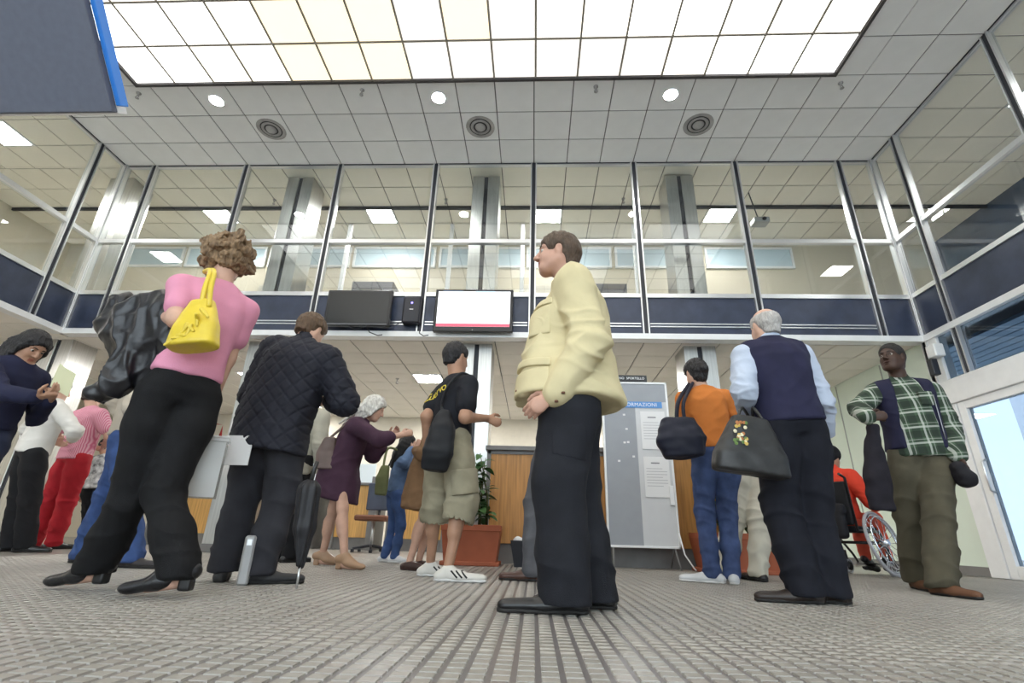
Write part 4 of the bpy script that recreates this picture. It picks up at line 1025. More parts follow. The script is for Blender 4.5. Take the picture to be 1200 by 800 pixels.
# --- man in black t-shirt and cargo shorts
def p_shorts():
    p = Person('person', 'man in black lettered T-shirt and khaki cargo shorts with white striped trainers', 1.72, (-.60, 3.62), 42,
        (527, .55), (535, 445), (535, 419, .02), (.62, .75, -.12), {'L': (503, 675, 5), 'R': (524, 681, -4)},
        {'L': {'w': (500, 528, .1), 'e': (500, 488, -.02)}, 'R': {'w': (570, 490, -.02), 'e': (545, 489, -.22), 'hd': (1, .3, -.3), 'curl': .6, 'palm': (-.2, 1, 0), 'thumb': (.3, -.2, 1)}}, 'tan', vox=.007, build=1.03)
    p.report(); p.body()
    tm = cloth('black_tshirt', (.014,.015,.020), .85, .2)
    tee = p.top(tm, 't_shirt', hem=.02, ease=.010, sleeve='short', rs=(.060, .062, .05), disp=.005, vox=.0085)
    ylw = mat('yellow_print', (.75,.58,.05), .6)
    # lettering is print on the cloth: cast each letter on to the back
    S = p.last; back = -p.sf
    def onback(r_, t): 
        c = p.tor(t); rx = np.interp(t, [-.02, .35, .62, .8], [.175, .16, .17, .175])*p.H/1.75; ry = np.interp(t, [-.02, .35, .62, .8], [.14, .13, .133, .125])*p.H/1.75
        x = np.clip(r_/rx, -.97, .97); d = ry*(1-abs(x)**2.3)**(1/2.3); nn = nrm(p.sr*(np.sign(x)*abs(x)**1.3/rx)+back*((d/ry)**1.3/ry)); return c+p.sr*r_+back*(d+.012), nn
    for i, ch in enumerate('Cuervo'): p.decal(tee, ch, .115 if i == 0 else .095, ylw, -.150+i*.036+(.014 if i else 0), .285+i*.014, .30, p.sf)
    for i, ch in enumerate(''):
        rr = -.158+i*.034+(.012 if i else 0); q, nn = onback(rr, .655+.020*i); u = p.up; rgt = nrm(np.cross(u, nn)); text_obj('print_letter', ch, .092 if i == 0 else .072, ylw, p.root, q-p.base, rgt, u+rgt*.0, .004)
    for i in range(5):
        p.decal(tee, 'o', .05, ylw, .10, .05+.028*i, 0, p.sf, 'print_mark')
    km = cloth('khaki_cotton', (.30,.27,.19), .9, .15)
    p.trousers(km, .118, .105, .100, .16, .0, .011, 'cargo_shorts', .30, .009, nf=6)
    for k in 'R':
        q = SDF(); kk = p.K[k]; hp = p.hip[k]; a = hp+(kk-hp)*.5; b_ = hp+(kk-hp)*.9; sd = p.rt; q.cone(a+sd*.03, b_+sd*.03, .112, .108, .01); q.cut(a+sd*.05, -sd); q.cut(b_, kk-hp); q.cut(a, hp-kk); soft('cargo_pocket', q, km, p.root, p.base, .007, 1)
    p.shoes(mat('white_trainer_b', (.62,.60,.55), .6, var=.08), 0, .30, mat('white_sole', (.75,.74,.72), .6), h=.07, stripes=mat('black_stripe', (.01,.01,.01), .5))
    p.hair(hairmat('black_hair_b', (.012,.011,.012)), 'short', .010)
    bm_ = cloth('black_nylon', (.014,.015,.018), .55, .2)
    r, b = bag_sdf('sling_bag', 'black nylon sling bag hanging on the back of the man in shorts', 'bag', lambda B: B.loft([(atY(508, 552, 3.36), .085, .06), (atY(513, 530, 3.33), .105, .08), (atY(519, 500, 3.34), .085, .07), (atY(522, 480, 3.36), .035, .03)], V3(1, .2, 0), V3(-.2, 1, 0), .03, n=2.5), bm_, vox=.008, disp=.006)
    strap(r, b, [atY(522, 484, 3.36), p.tor(.45, -.15, .08), p.tor(.75, -.145, .125), p.tor(.95, -.06, .145)+V3(0, 0, .03), p.tor(.95, .03, .15)+V3(0, 0, .03)], .010, bm_)
p_shorts()

# --- person hidden behind the yellow jacket
def p_hidden():
    p = Person('person', 'person in grey trousers mostly hidden behind the man in yellow', 1.70, (.14, 3.75), 150,
        (650, .55), (660, .84), (660, .925), (-1, .5, 0), {'L': (624, 681, 170), 'R': (648, 678, 160)}, {}, 'fair', vox=.011)
    p.body(); p.top(cloth('grey_shirt', (.12,.12,.13)), 'shirt', vox=.013); p.trousers(cloth('grey_trousers', (.10,.10,.11), .85, .2), .10, .085, .075, vox=.010)
    p.shoes(mat('brown_shoe', (.07,.03,.02), .4), 0, .28, black_sole); p.hair(hairmat('black_hair_b', (.012,.011,.012)), 'short', vox=.009)
p_hidden()

# --- woman in orange
def p_orange():
    p = Person('person', 'woman in orange jumper and blue jeans with dark hair pinned up', 1.70, (1.38, 3.98), 96,
        (838, .55), (823, 457), (815, 438, .03), (-.2, .92, -.2), {'L': (836, 683, 150), 'R': (860, 684, 75)},
        {'L': {'w': (806, 520, .25), 'e': (800, 492, .05)}, 'R': {'w': (872, 492, .30), 'e': (862, 490, .08)}}, 'fair', vox=.009, build=1.0)
    p.report(); p.body()
    p.top(cloth('orange_knit', (.62,.20,.045), .85, .08), 'jumper', hem=.06, ease=.008, rs=(.060, .052, .040), disp=.007, vox=.009)
    p.trousers(denim('blue_jeans', (.060,.090,.20)), .098, .072, .064, .2, .0, .008, vox=.009, nf=7)
    p.shoes(mat('white_trainer_c', (.62,.63,.64), .6, var=.1), 0, .29, mat('white_sole', (.75,.74,.72), .6))
    p.hair(hairmat('black_hair', (.010,.009,.010)), 'bun', .016)
    bm_ = cloth('navy_bag_cloth', (.014,.016,.030), .5, .2)
    r, b = bag_sdf('shoulder_bag', 'slouchy dark navy bag on the shoulder of the woman in orange', 'bag', lambda B: B.loft([(atY(802, 536, 3.72), .14, .09), (atY(798, 515, 3.72), .185, .10), (atY(793, 490, 3.74), .12, .06)], V3(1, 0, -.25), V3(0, 1, 0), .03, n=2.6), bm_, disp=.010)
    strap(r, b, [atY(793, 492, 3.76), atY(795, 470, 3.78), p.tor(.96, 0, -.11)+V3(0, 0, .075)], .016, bm_); strap(r, b, [atY(803, 496, 3.74), atY(801, 472, 3.76), p.tor(.96, -.03, -.09)+V3(0, 0, .075)], .014, bm_)
p_orange()
def p_offwhite():
    p = Person('person', 'person in off-white trousers and black shoes half hidden behind the woman in orange', 1.72, (1.78, 4.55), 80,
        (880, .55), (885, .84), (885, .93), (0, 1, -.1), {'L': (852, 678, 120), 'R': (890, 681, 100)}, {}, 'fair', vox=.011)
    p.body(); p.top(cloth('dark_blue_shirt', (.03,.04,.08)), 'shirt', vox=.013); p.trousers(cloth('offwhite_linen', (.56,.53,.44), .9, .06), .115, .10, .075, .2, .01, .012, vox=.009, nf=6)
    p.shoes(black_shoe, 0, .28, black_sole); p.hair(hairmat('black_hair_b', (.012,.011,.012)), 'short', vox=.009)
p_offwhite()

# --- older man in the navy vest
def p_vest():
    p = Person('person', 'balding man in navy sleeveless vest over pale shirt holding big black bag', 1.71, (1.48, 2.96), 96,
        (927, .55), (902, 404), (896, 383, .03), (-.15, .95, -.1), {'L': (946, 707, 174), 'R': (976, 707, 158)},
        {'L': {'w': (873, 474, .06), 'e': (872, 452, -.06), 'hd': (.1, 0, -1), 'curl': 1.2, 'palm': (1, 0, 0)}, 'R': {'w': (968, 508, .22), 'e': (962, 468, .05)}}, 'fair', vox=.0075, build=1.08)
    p.report(); p.body()
    sm = cloth('pale_blue_shirt', (.50,.56,.68), .8, .06)
    p.top(sm, 'shirt', hem=.10, ease=.006, rs=(.064, .060, .046), disp=.008, vox=.0085, collar=.35)
    p.top(cloth('navy_vest', (.020,.020,.050), .8, .15), 'vest', hem=.02, ease=.022, sleeve='none', rs=(.066, .05, .04), shoulder=.066, disp=.005, vox=.0085)
    p.trousers(cloth('black_trousers_b', (.010,.011,.017), .85, .2), .115, .096, .092, .2, .01, .011, nf=4.5, vox=.009, hemz=.035)
    p.shoes(mat('dark_brown_shoe', (.022,.014,.011), .45), 0, .30, black_sole, h=.06)
    p.hair(hairmat('white_grey_hair', (.34,.32,.30), (.52,.5,.48)), 'short', .006, bald=.075, disp=.002)
    bm_ = mat('black_shopper', (.018,.018,.018), .45, var=.2, bump=.2, bscale=30)
    Y = 2.80
    r, b = bag_sdf('shopping_bag', 'large black trapezoid shopper with flower print held by the man in the vest', 'bag', lambda B: B.loft([(atY(880, 556, Y), .205, .075), (atY(879, 535, Y), .20, .075), (atY(878, 488, Y), .095, .03)], V3(1, .1, -.06), V3(-.1, 1, 0), .01, n=4.5), bm_, vox=.008, disp=.004)
    g = p.hd['L']['g']
    for s in (-1, 1): strap(r, b, [atY(878-14, 492, Y+s*.02), atY(870, 478, Y+.05), g+V3(0, 0, .01), atY(882, 478, Y+.05), atY(878+16, 492, Y+s*.02)], .009, bm_, 'handle')
    gr = np.random.default_rng(9)
    for i in range(26):
        x = 868+gr.uniform(-7, 7); y = 506+gr.uniform(-13, 14); q = atY(x, y, Y-.052-.0012*(y-490)*.7)
        B = MB(); n = 6; B.add([V3(0, -.006, 0)]+[V3(.011*math.cos(t), -.002, .011*math.sin(t)) for t in np.linspace(0, 6.283, n+1)[:-1]], [(0, (j+1) % n+1, j+1) for j in range(n)]).build('printed_flower', [mat('flower_cream', (.72,.66,.45), .6), mat('flower_rust', (.42,.16,.05), .6), mat('flower_green', (.12,.20,.05), .6), mat('flower_gold', (.6,.42,.1), .6)][i % 4], r, q-b)
p_vest()

# --- man in the plaid shirt
def plaid_mat():
    m = bpy.data.materials.new('green_plaid'); m.use_nodes = True; nt = m.node_tree; b = nt.nodes['Principled BSDF']; b.inputs['Roughness'].default_value = .9
    tc = nt.nodes.new('ShaderNodeTexCoord'); mp = nt.nodes.new('ShaderNodeMapping'); nt.links.new(tc.outputs['Object'], mp.inputs[0]); mp.inputs['Rotation'].default_value = (0, .06, 0)
    sx = nt.nodes.new('ShaderNodeSeparateXYZ'); nt.links.new(mp.outputs[0], sx.inputs[0])
    def band(out, pitch, off, wdt):
        a = nt.nodes.new('ShaderNodeMath'); a.operation = 'MULTIPLY_ADD'; a.inputs[1].default_value = 1/pitch; a.inputs[2].default_value = off+50; nt.links.new(out, a.inputs[0])
        f = nt.nodes.new('ShaderNodeMath'); f.operation = 'FRACT'; nt.links.new(a.outputs[0], f.inputs[0]); g = nt.nodes.new('ShaderNodeMath'); g.operation = 'LESS_THAN'; g.inputs[1].default_value = wdt; nt.links.new(f.outputs[0], g.inputs[0]); return g.outputs[0]
    col = (.055, .095, .055, 1); prev = None
    def mix(fac, amt, c, prev):
        x = nt.nodes.new('ShaderNodeMix'); x.data_type = 'RGBA'; mu = nt.nodes.new('ShaderNodeMath'); mu.operation = 'MULTIPLY'; mu.inputs[1].default_value = amt; nt.links.new(fac, mu.inputs[0]); nt.links.new(mu.outputs[0], x.inputs[0])
        if prev is None: x.inputs[6].default_value = col
        else: nt.links.new(prev, x.inputs[6])
        x.inputs[7].default_value = c; return x.outputs[2]
    p_ = mix(band(sx.outputs[0], .115, .0, .42), .55, (.012,.018,.014,1), None); p_ = mix(band(sx.outputs[2], .115, .0, .42), .55, (.012,.018,.014,1), p_)
    for o, wd, am in ((.60, .12, .55), (.86, .05, .32)):
        p_ = mix(band(sx.outputs[0], .115, -o, wd), am, (.60,.62,.56,1), p_); p_ = mix(band(sx.outputs[2], .115, -o, wd), am, (.60,.62,.56,1), p_)
    nt.links.new(p_, b.inputs['Base Color']); return m
def p_plaid():
    p = Person('person', 'man in green plaid shirt and open navy vest walking with head turned', 1.76, (2.85, 3.86), -104,
        (1076, .545), (1055, 449), (1045, 419, -.03), (-.86, -.50, .06), {'L': (1108, 698, -78), 'R': (1078, 686, -105, 0, 0, .0)[:3]},
        {'R': {'w': (1017, 489, -.24), 'e': (1008, 478, -.02), 'hd': (1, -.3, .1), 'curl': .5, 'palm': (0, 1, 0), 'thumb': (0, 0, 1)}, 'L': {'w': (1124, 538, -.18), 'e': (1112, 500, -.05), 'hd': (.15, -.1, -1), 'curl': 1.0, 'palm': (-1, 0, 0)}}, 'dark', vox=.0052, build=1.04)
    p.report(); p.body().eyes((.01,.01,.01))
    pm_ = plaid_mat()
    p.top(pm_, 'plaid_shirt', hem=-.10, ease=.010, rs=(.066, .060, .048), disp=.006, vox=.0085, collar=.25, belly=.015)
    c = SDF(); n0 = p.tor(.985); c.loft([(n0-V3(0, 0, .03), .098, .095), (n0+p.sf*.006+V3(0, 0, .03), .076, .076)], p.sr, p.sf, .02); c.loft([(n0-V3(0, 0, .06), .066, .066), (n0+V3(0, 0, .09), .067, .067)], p.sr, p.sf, .012, op='s'); c.cone(n0+p.sf*.10+V3(0, 0, -.05), n0+p.sf*.10+V3(0, 0, .08), .012, .045, .008, None, 's')
    soft('collar', c, pm_, p.root, p.base, .006, 1)
    def opn(B, s): B.loft([(s.tor(-.4, .26), .125, .24), (s.tor(.4, .26), .125, .24), (s.tor(.85, .26), .11, .26), (s.tor(1.1, .2), .10, .22)], s.sr, s.sf, .012, op='s')
    vm = cloth('navy_open_vest', (.018,.018,.045), .8, .15)
    p.top(vm, 'open_vest', hem=.0, ease=.028, sleeve='none', rs=(.062, .05, .04), shoulder=.060, disp=.005, vox=.0075, extra=opn)
    p.patch('chest_pocket', pm_, .006, p.tor(.70, .12, -.085), (p.sr, p.sf, p.up), (.05, .08, .055), .006)
    zp = [p.tor(t, .128, -.135) for t in np.linspace(.12, .75, 6)]; MB().tube([q-p.base for q in zp], .0035, 6).build('zip', mat('zip_metal', (.35,.35,.37), .4, .8), p.root)
    p.trousers(cloth('olive_cotton', (.085,.075,.050), .85, .15), .108, .090, .086, .16, .0, .013, vox=.0085, nf=4.5, hemz=.045)
    p.shoes(mat('brown_suede', (.13,.055,.025), .7), 0, .265, black_sole, h=.06)
    p.hair(hairmat('cropped_black_hair', (.006,.005,.005), (.015,.013,.012)), 'short', .004, disp=.001)
    um = cloth('black_folded_cloth', (.015,.014,.018), .6, .2)
    def ub(B): g = p.hd['L']['g']; B.chain([g+V3(-.03, -.02, .02), g+V3(.0, -.02, -.05), g+V3(.05, .0, -.04)], [.05, .06, .035], .03)
    bag_sdf('folded_cloth', 'crumpled dark cloth gripped in the fist of the man in plaid', 'cloth', ub, um, disp=.01, freq=9)
    a = atY(1132, 530, p.Y0-.22); b = atY(1148, 536, p.Y0-.30); bs = V3(a[0], a[1], a[2])
    # dark coat held against his other hip
    bag_sdf('dark_coat', 'dark jacket hanging at the hip of the man in the plaid shirt', 'jacket', lambda B: B.loft([(atY(1034, 598, 3.72), .075, .06), (atY(1028, 560, 3.70), .085, .065), (atY(1024, 530, 3.70), .06, .05), (atY(1022, 497, 3.66), .035, .035)], V3(1, 0, 0), V3(0, 1, 0), .03), cloth('black_coat_cloth', (.018,.016,.022), .85, .2), disp=.014, freq=6, vox=.009)
p_plaid()
# --- queue on the far side
def p_left():
    p = Person('person', 'long-haired woman in navy top reading a sheet of paper', 1.60, (-3.33, 3.05), -8,
        (-18, .55), (24, 425), (38, 406, 0), (.80, -.1, -.58), {'L': (-85, 690, 0), 'R': (-70, 692, -10)},
        {'R': {'w': (50, 466, -.20), 'e': (8, 480, -.22), 'hd': (1, 0, .2), 'curl': .5, 'palm': (0, 0, 1)}, 'L': {'w': (58, 470, .12)}}, 'tan', vox=.0075)
    p.report(); p.body().eyes((.02,.015,.01)); p.top(cloth('navy_jersey', (.016,.018,.045), .85, .15), 'jumper', hem=-.05, ease=.008, rs=(.060, .054, .042), vox=.010)
    p.trousers(denim('dark_jeans', (.02,.025,.05)), .10, .08, .07, vox=.012); p.shoes(black_shoe, 0, .26, black_sole, vox=.008)
    p.hair(hairmat('black_hair', (.010,.009,.010)), 'long', .014, length=.26, backdir=(-.55, 0, -1), disp=.006)
    A = p.hd['R']['g']; b = A+V3(.02, .02, 0); r = empty('document', b, 'folded pale sheet held up by the long-haired woman in navy', 'paper')
    t = atY(80, 432, 3.0)-b; ow = V3(.015, .055, -.02)
    for s in (0, 1): MB().add([V3(0, 0, 0)+s*V3(0, .004, -.004), ow*(1-2*s)+V3(0, 0, 0), t+ow*(1-2*s), t+s*V3(0, .004, -.004)], [(0, 1, 2, 3)]).build('sheet', mat('pale_green_paper', (.62,.66,.45), .7), r)
p_left()
def simple(label, H, base, face, pel, neck, head, look, feet, arms, tone, topm, trm, shm, hm, hkind='short', topkw={}, trkw={}, topname='shirt', belt=None, hairkw={}):
    p = Person('person', label, H, base, face, pel, neck, head, look, feet, arms, tone, vox=.010); p.report(); p.body()
    p.top(topm, topname, **{**dict(vox=.011), **topkw}); p.trousers(trm, **{**dict(vox=.011), **trkw}); p.shoes(shm, 0, .28, black_sole, vox=.008); p.hair(hm, hkind, vox=.008, **hairkw)
    return p
p = simple('grey-haired person in white jumper and black trousers queuing', 1.70, (-4.85, 4.80), 60, (38, .55), (66, 472), (70, 456, .02), (.3, .9, -.2), {'L': (8, 644, 60), 'R': (26, 645, 20)},
    {'R': {'w': (84, 520, .3), 'e': (88, 505, -.05)}, 'L': {'w': (60, 515, .4)}}, 'fair', cloth('white_knit', (.68,.66,.62), .85, .05), cloth('black_trousers_c', (.012,.012,.014)), black_shoe, hairmat('dark_grey_hair', (.10,.10,.10), (.22,.22,.22)), topkw=dict(hem=-.03, ease=.014), topname='jumper', trkw=dict(rt=.11, rk=.088, rh=.085))
def stripes_mat():
    m = mat('pink_striped_cotton', (.62,.22,.30), .85, var=.1); nt = m.node_tree; b = nt.nodes['Principled BSDF']
    tc = nt.nodes.new('ShaderNodeTexCoord'); wv = nt.nodes.new('ShaderNodeTexWave'); wv.bands_direction = 'X'; wv.inputs['Scale'].default_value = 22; nt.links.new(tc.outputs['Object'], wv.inputs[0])
    r = nt.nodes.new('ShaderNodeValToRGB'); r.color_ramp.elements[0].color = (.55,.12,.22,1); r.color_ramp.elements[1].color = (.72,.42,.48,1); nt.links.new(wv.outputs['Fac'], r.inputs[0]); nt.links.new(r.outputs[0], b.inputs['Base Color']); return m
simple('person in pink striped shirt and bright red trousers in the queue', 1.78, (-5.2, 5.48), 75, (88, .55), (108, 480), (110, 464, .03), (.1, .95, -.2), {'L': (36, 640, 120), 'R': (60, 640, 60)},
    {'R': {'w': (118, 528, .3), 'e': (128, 512, .0)}, 'L': {'w': (84, 520, .3)}}, 'fair', stripes_mat(), cloth('red_cotton', (.42,.018,.028), .8, .1), black_shoe, hairmat('dark_brown_hair', (.025,.016,.012)), topkw=dict(hem=-.06, ease=.012, sleeve='short'), trkw=dict(rt=.11, rk=.088, rh=.078, disp=.009))
simple('person in beige jumper and blue jeans behind the woman in pink', 1.66, (-2.9, 3.75), 25, (150, .55), (172, .84), (178, .93), (.9, .3, -.1), {'L': (95, 655, 20), 'R': (150, 665, -4)},
    {'R': {'w': (190, 500, -.2)}, 'L': {'w': (150, 500, .2)}}, 'fair', cloth('beige_knit', (.48,.42,.34), .85, .06), denim('blue_jeans_b', (.045,.085,.22)), mat('dark_shoe', (.03,.025,.025), .5), hairmat('brown_hair_b', (.075,.045,.025)), topkw=dict(hem=.0), trkw=dict(rt=.115, rk=.095, rh=.088, belt=black_leather, disp=.010))
simple('person in light beige jacket mostly hidden behind the quilted jacket man', 1.66, (-2.05, 4.65), 80, (346, .55), (362, .84), (368, .93), (.2, .9, -.3), {'L': (325, 658, 80), 'R': (338, 659, 60)},
    {}, 'fair', cloth('beige_jacket', (.42,.40,.33), .85, .08), cloth('black_trousers_c', (.012,.012,.014)), black_shoe, hairmat('dark_brown_hair', (.025,.016,.012)), topkw=dict(hem=-.30, ease=.014, vox=.013), trkw=dict(rt=.10, rk=.08, rh=.075, vox=.013), topname='jacket')
def pattern_mat():
    m = mat('patterned_white', (.7,.7,.7), .85, vscale=14, col2=(.05,.05,.06)); return m
simple('dark-haired person in black and white patterned shirt by the counters', 1.58, (-5.9, 7.6), 100, (112, .53), (122, .80), (124, .90), (0, 1, -.3), {'L': (98, 629, 90), 'R': (106, 629, 80)},
    {}, 'tan', pattern_mat(), cloth('black_trousers_c', (.012,.012,.014)), black_shoe, hairmat('black_hair_b', (.012,.011,.012)), topkw=dict(hem=-.15, vox=.014))

# --- wheelchair user
def p_wheel():
    fa = math.radians(34); wc = atY(1041, 640, 5.30); cx, cy = float(wc[0]-.36*math.sin(fa)), float(5.30+.36*math.cos(fa)); f = V3(math.cos(fa), math.sin(fa), 0); r_ = V3(f[1], -f[0], 0); b0 = V3(cx, cy, 0); Z = V3(0, 0, 1)
    p = Person('person', 'seated wheelchair user in red jacket and black cap', 1.62, (cx, cy), 34, (b0+Z*.53,), (b0+Z*1.02-f*.02,), (b0+Z*1.17+f*.02,), (f[0], f[1], -.35), {'L': (0, 0, 34, *(b0+f*.52-r_*.10)[:2], .12), 'R': (0, 0, 34, *(b0+f*.52+r_*.10)[:2], .12)},
        {'L': {'w': (b0+Z*.66-r_*.25+f*.25,), 'e': (b0+Z*.72-r_*.36-f*.02,)}, 'R': {'w': (b0+Z*.66+r_*.22+f*.25,), 'e': (b0+Z*.72+r_*.30-f*.02,)}}, 'tan', vox=.010)
    p.K = {k: b0+Z*.56+f*.45+sg*r_*.10 for k, sg in (('L', -1), ('R', 1))}
    p.body(); p.top(cloth('red_fleece', (.72,.060,.030), .8, .08), 'jacket', hem=0.0, ease=.02, rs=(.070, .062, .048), vox=.010, collar=.5); p.trousers(cloth('red_trousers', (.60,.09,.05), .85), vox=.012); p.shoes(black_shoe, 0, .27, black_sole, vox=.008)
    cp_ = SDF(); cp_.ell(p.h(-.014, 0, .04), (p.lk, p.hr, p.hu), (.112, .092, .10), .02); cp_.cone(p.h(-.055, 0, .01), p.h(-.06, 0, -.04), .072, .06, .03); cp_.cut(p.h(0, 0, -.06), -p.hu); cp_.ell(p.h(.11, 0, -.03), (p.lk, p.hr, p.hu), (.08, .085, .075), .01, 's'); soft('cap', cp_, cloth('black_wool', (.012,.012,.014)), p.root, p.base, .008, 1)
    w = empty('wheelchair', b0, 'black wheelchair with cambered spoked wheels and white tyres', 'wheelchair')
    tyre = mat('grey_tyre', (.42,.42,.44), .6); rim = mat('chrome_rim', (.8,.82,.85), .15, .95); blk = cloth('black_nylon', (.014,.015,.018), .55, .2); fr = mat('frame_black', (.02,.02,.022), .35)
    R = .30
    for sg in (-1, 1):
        c = sg*r_*.33+Z*(R+.012); axn = nrm(sg*r_*1.0+Z*.22); a = f; b = nrm(np.cross(axn, a)); c = c+Z*0
        ring = lambda rad: [c+rad*(math.cos(t)*a+math.sin(t)*b) for t in np.linspace(0, 2*math.pi, 37)[:-1]]
        wh = MB().tube(ring(R-.01), .014, 8, closed=True).build('wheel', tyre, w)
        MB().tube(ring(R-.035), .009, 8, closed=True).build('wheel_rim', rim, wh); MB().tube([q+axn*.035 for q in ring(R-.055)], .008, 8, closed=True).build('hand_rim', rim, wh)
        MB().tube([c-axn*.03, c+axn*.045], [.035, .028], 14).build('hub', rim, wh)
        for i in range(20):
            t = i*2*math.pi/20; MB().tube([c+axn*(.02 if i % 2 else -.02)+.02*(math.cos(t+.3)*a+math.sin(t+.3)*b), c+(R-.04)*(math.cos(t)*a+math.sin(t)*b)], .0032, 5).build('spoke', rim, wh)
        MB().tube([sg*r_*.22+Z*.42+f*.2, sg*r_*.22+Z*.42-f*.22, sg*r_*.22+Z*.92-f*.26, sg*r_*.22+Z*.95-f*.36], .013, 8).build('frame_tube', fr, w)
        MB().tube([sg*r_*.22+Z*.42+f*.2, sg*r_*.18+Z*.20+f*.42, sg*r_*.18+Z*.12+f*.50], .012, 8).build('frame_tube', fr, w); boxo('footplate', (-.09, -.06, 0), (.09, .06, .012), fr, w, .003, loc=sg*r_*.10+Z*.10+f*.54)
        cc = sg*r_*.20+f*.34+Z*.075; cw = MB().tube([cc+.062*(math.cos(t)*f+math.sin(t)*Z) for t in np.linspace(0, 6.283, 21)[:-1]], .013, 8, closed=True).build('caster', tyre, w); MB().tube([cc-r_*.02, cc+r_*.02], .04, 12).build('caster_hub', fr, cw); MB().tube([cc, cc+Z*.16-f*.03], .01, 8).build('caster_fork', fr, cw)
        cc = sg*r_*.14-f*.20+Z*.04
    MB().tube([-r_*.33+Z*.312, r_*.33+Z*.312], .014, 10).build('axle', fr, w)
    def sdfpart(nm, bld, m): B = SDF(); bld(B); soft(nm, B, m, w, V3(0, 0, 0), .009, 1)
    sdfpart('seat_cushion', lambda B: B.box(Z*.435, (r_, f, Z), (.21, .22, .03), .02), blk)
    sdfpart('backrest', lambda B: B.box(Z*.68-f*.245, (r_, f, Z), (.215, .018, .21), .014), blk)
    sdfpart('rear_pouch', lambda B: (B.box(Z*.50-f*.31, (r_, f, Z), (.17, .055, .16), .04), B.box(Z*.62-f*.31, (r_, f, Z), (.185, .05, .05), .03)), cloth('black_pouch', (.02,.02,.024), .6))
p_wheel()

# ------------------------------------------------------------------ furniture and fittings
# wood-fronted service counter beside the board
cz = 1.24; Yc = 5.72
ct = empty('service_counter', (.9, Yc, 0), 'wood-fronted service counter with grey edge behind the information board', 'counter')
for k in range(4):
    a = -1.40+k*.68; boxo('front_panel', (a+.006, 0, .20), (a+.674, .03, cz-.09), m_wood, ct, .003)
boxo('plinth', (-1.40, .02, 0), (1.32, .06, .20), m_grey, ct); boxo('worktop', (-1.46, -.05, cz-.05), (1.34, .50, cz), m_grey, ct, .004); boxo('edge_band', (-1.43, -.012, cz-.09), (1.34, .02, cz-.05), m_grey, ct)
boxo('end_panel', (-1.44, -.012, 0), (-1.40, .48, cz-.05), m_grey, ct)
pp = empty('paper_sheet', (.9-.62, Yc-.02, cz), 'white paper sheet lying on the wood counter edge', 'paper'); boxo('sheet', (-.15, -.02, 0), (.17, .18, .022), m_paper, pp)
# counters further back
def far_counter(x0, x1, y, lab):
    r = empty('service_counter', ((x0+x1)/2, y, 0), lab, 'counter', 'counters in the rear of the hall'); L = x1-x0
    boxo('front_panel', (-L/2+.11, 0, .18), (L/2-.11, .03, .98), m_wood2, r, .003)
    for s in (-1, 1): boxo('side_post', (s*L/2-.055+(-s*.055), -.05, 0), (s*L/2+.055+(-s*.055), .55, 1.12), m_grey, r, .003)
    boxo('plinth', (-L/2+.11, .02, 0), (L/2-.11, .05, .18), m_grey, r); boxo('worktop', (-L/2, -.06, .98), (L/2, .5, 1.02), m_grey, r, .003)
    boxo('screen', (-L/2+.15, .2, 1.02), (L/2-.15, .215, 1.35), mat('pale_screen', (.65,.72,.75), .3), r)
for k, (a, b) in enumerate(((-6.05, -4.95), (-4.6, -3.5), (-3.3, -2.55), (-2.35, -1.35))): far_counter(a, b, 8.3 if k else 8.0, ['wood and grey counter desk beyond the person in red trousers', 'wood and grey counter desk glimpsed below the clear plastic box', 'wood and grey counter desk beyond the folded umbrella', 'wood and grey counter desk behind the girl in jeans'][k])
# swivel chair glimpsed between the counters
ch = empty('office_chair', (-2.35, 7.6, 0), 'dark office chair with brown seat by the rear counters', 'chair')
for k in range(5): q = k*2*math.pi/5; MB().tube([(0, 0, .09), (.26*math.cos(q), .26*math.sin(q), .05)], [.02, .014], 6).build('base_arm', m_dark, ch); MB().lathe([(.025, 0), (.025, .045)], (.26*math.cos(q), .26*math.sin(q), 0), 10).build('caster', m_dark, ch)
MB().tube([(0, 0, .08), (0, 0, .42)], .025, 10).build('gas_lift', m_alu, ch); boxo('seat', (-.23, -.22, .42), (.23, .22, .50), mat('brown_seat', (.16,.06,.03), .7), ch, .02); boxo('backrest', (-.21, .20, .58), (.21, .25, .98), m_navy, ch, .015); MB().tube([(0, .2, .45), (0, .25, .62)], .02, 8).build('back_bar', m_dark, ch)

# information board on its stand
bd = empty('information_board', (1.13, 5.48, 0), 'tall white-framed information board with grey panel and printed notices', 'notice board')
W_, z0, z1 = .37, .20, 1.96
boxo('panel', (-W_+.02, 0, z0+.02), (0.0, .015, z1-.02), mat('grey_board', (.33,.35,.38), .6, var=.03), bd); boxo('panel', (0.0, 0, z0+.02), (W_-.02, .015, z1-.02), mat('light_board', (.62,.63,.64), .5, var=.02), bd)
boxo('top_band', (-W_+.02, -.004, z1-.23), (W_-.02, 0, z1-.02), mat('grey_board', (.33,.35,.38)), bd)
for lo, hi in (((-W_, -.012, z0), (-W_+.022, .03, z1)), ((W_-.022, -.012, z0), (W_, .03, z1)), ((-W_, -.012, z1-.022), (W_, .03, z1)), ((-W_, -.012, z0), (W_, .03, z0+.022))): boxo('frame', lo, hi, m_white, bd, .003)
st = boxo('blue_strip', (-W_+.022, -.008, 1.66), (W_-.07, -.004, 1.73), mat('blue_strip', (.10,.28,.62), .5), bd)
text_obj('lettering', 'INFORMAZIONI', .058, mat('white_print', (.8,.82,.85), .6), st, (.03, -.009, 1.694), V3(1, 0, 0), V3(0, 0, 1), .0005, 1.05)
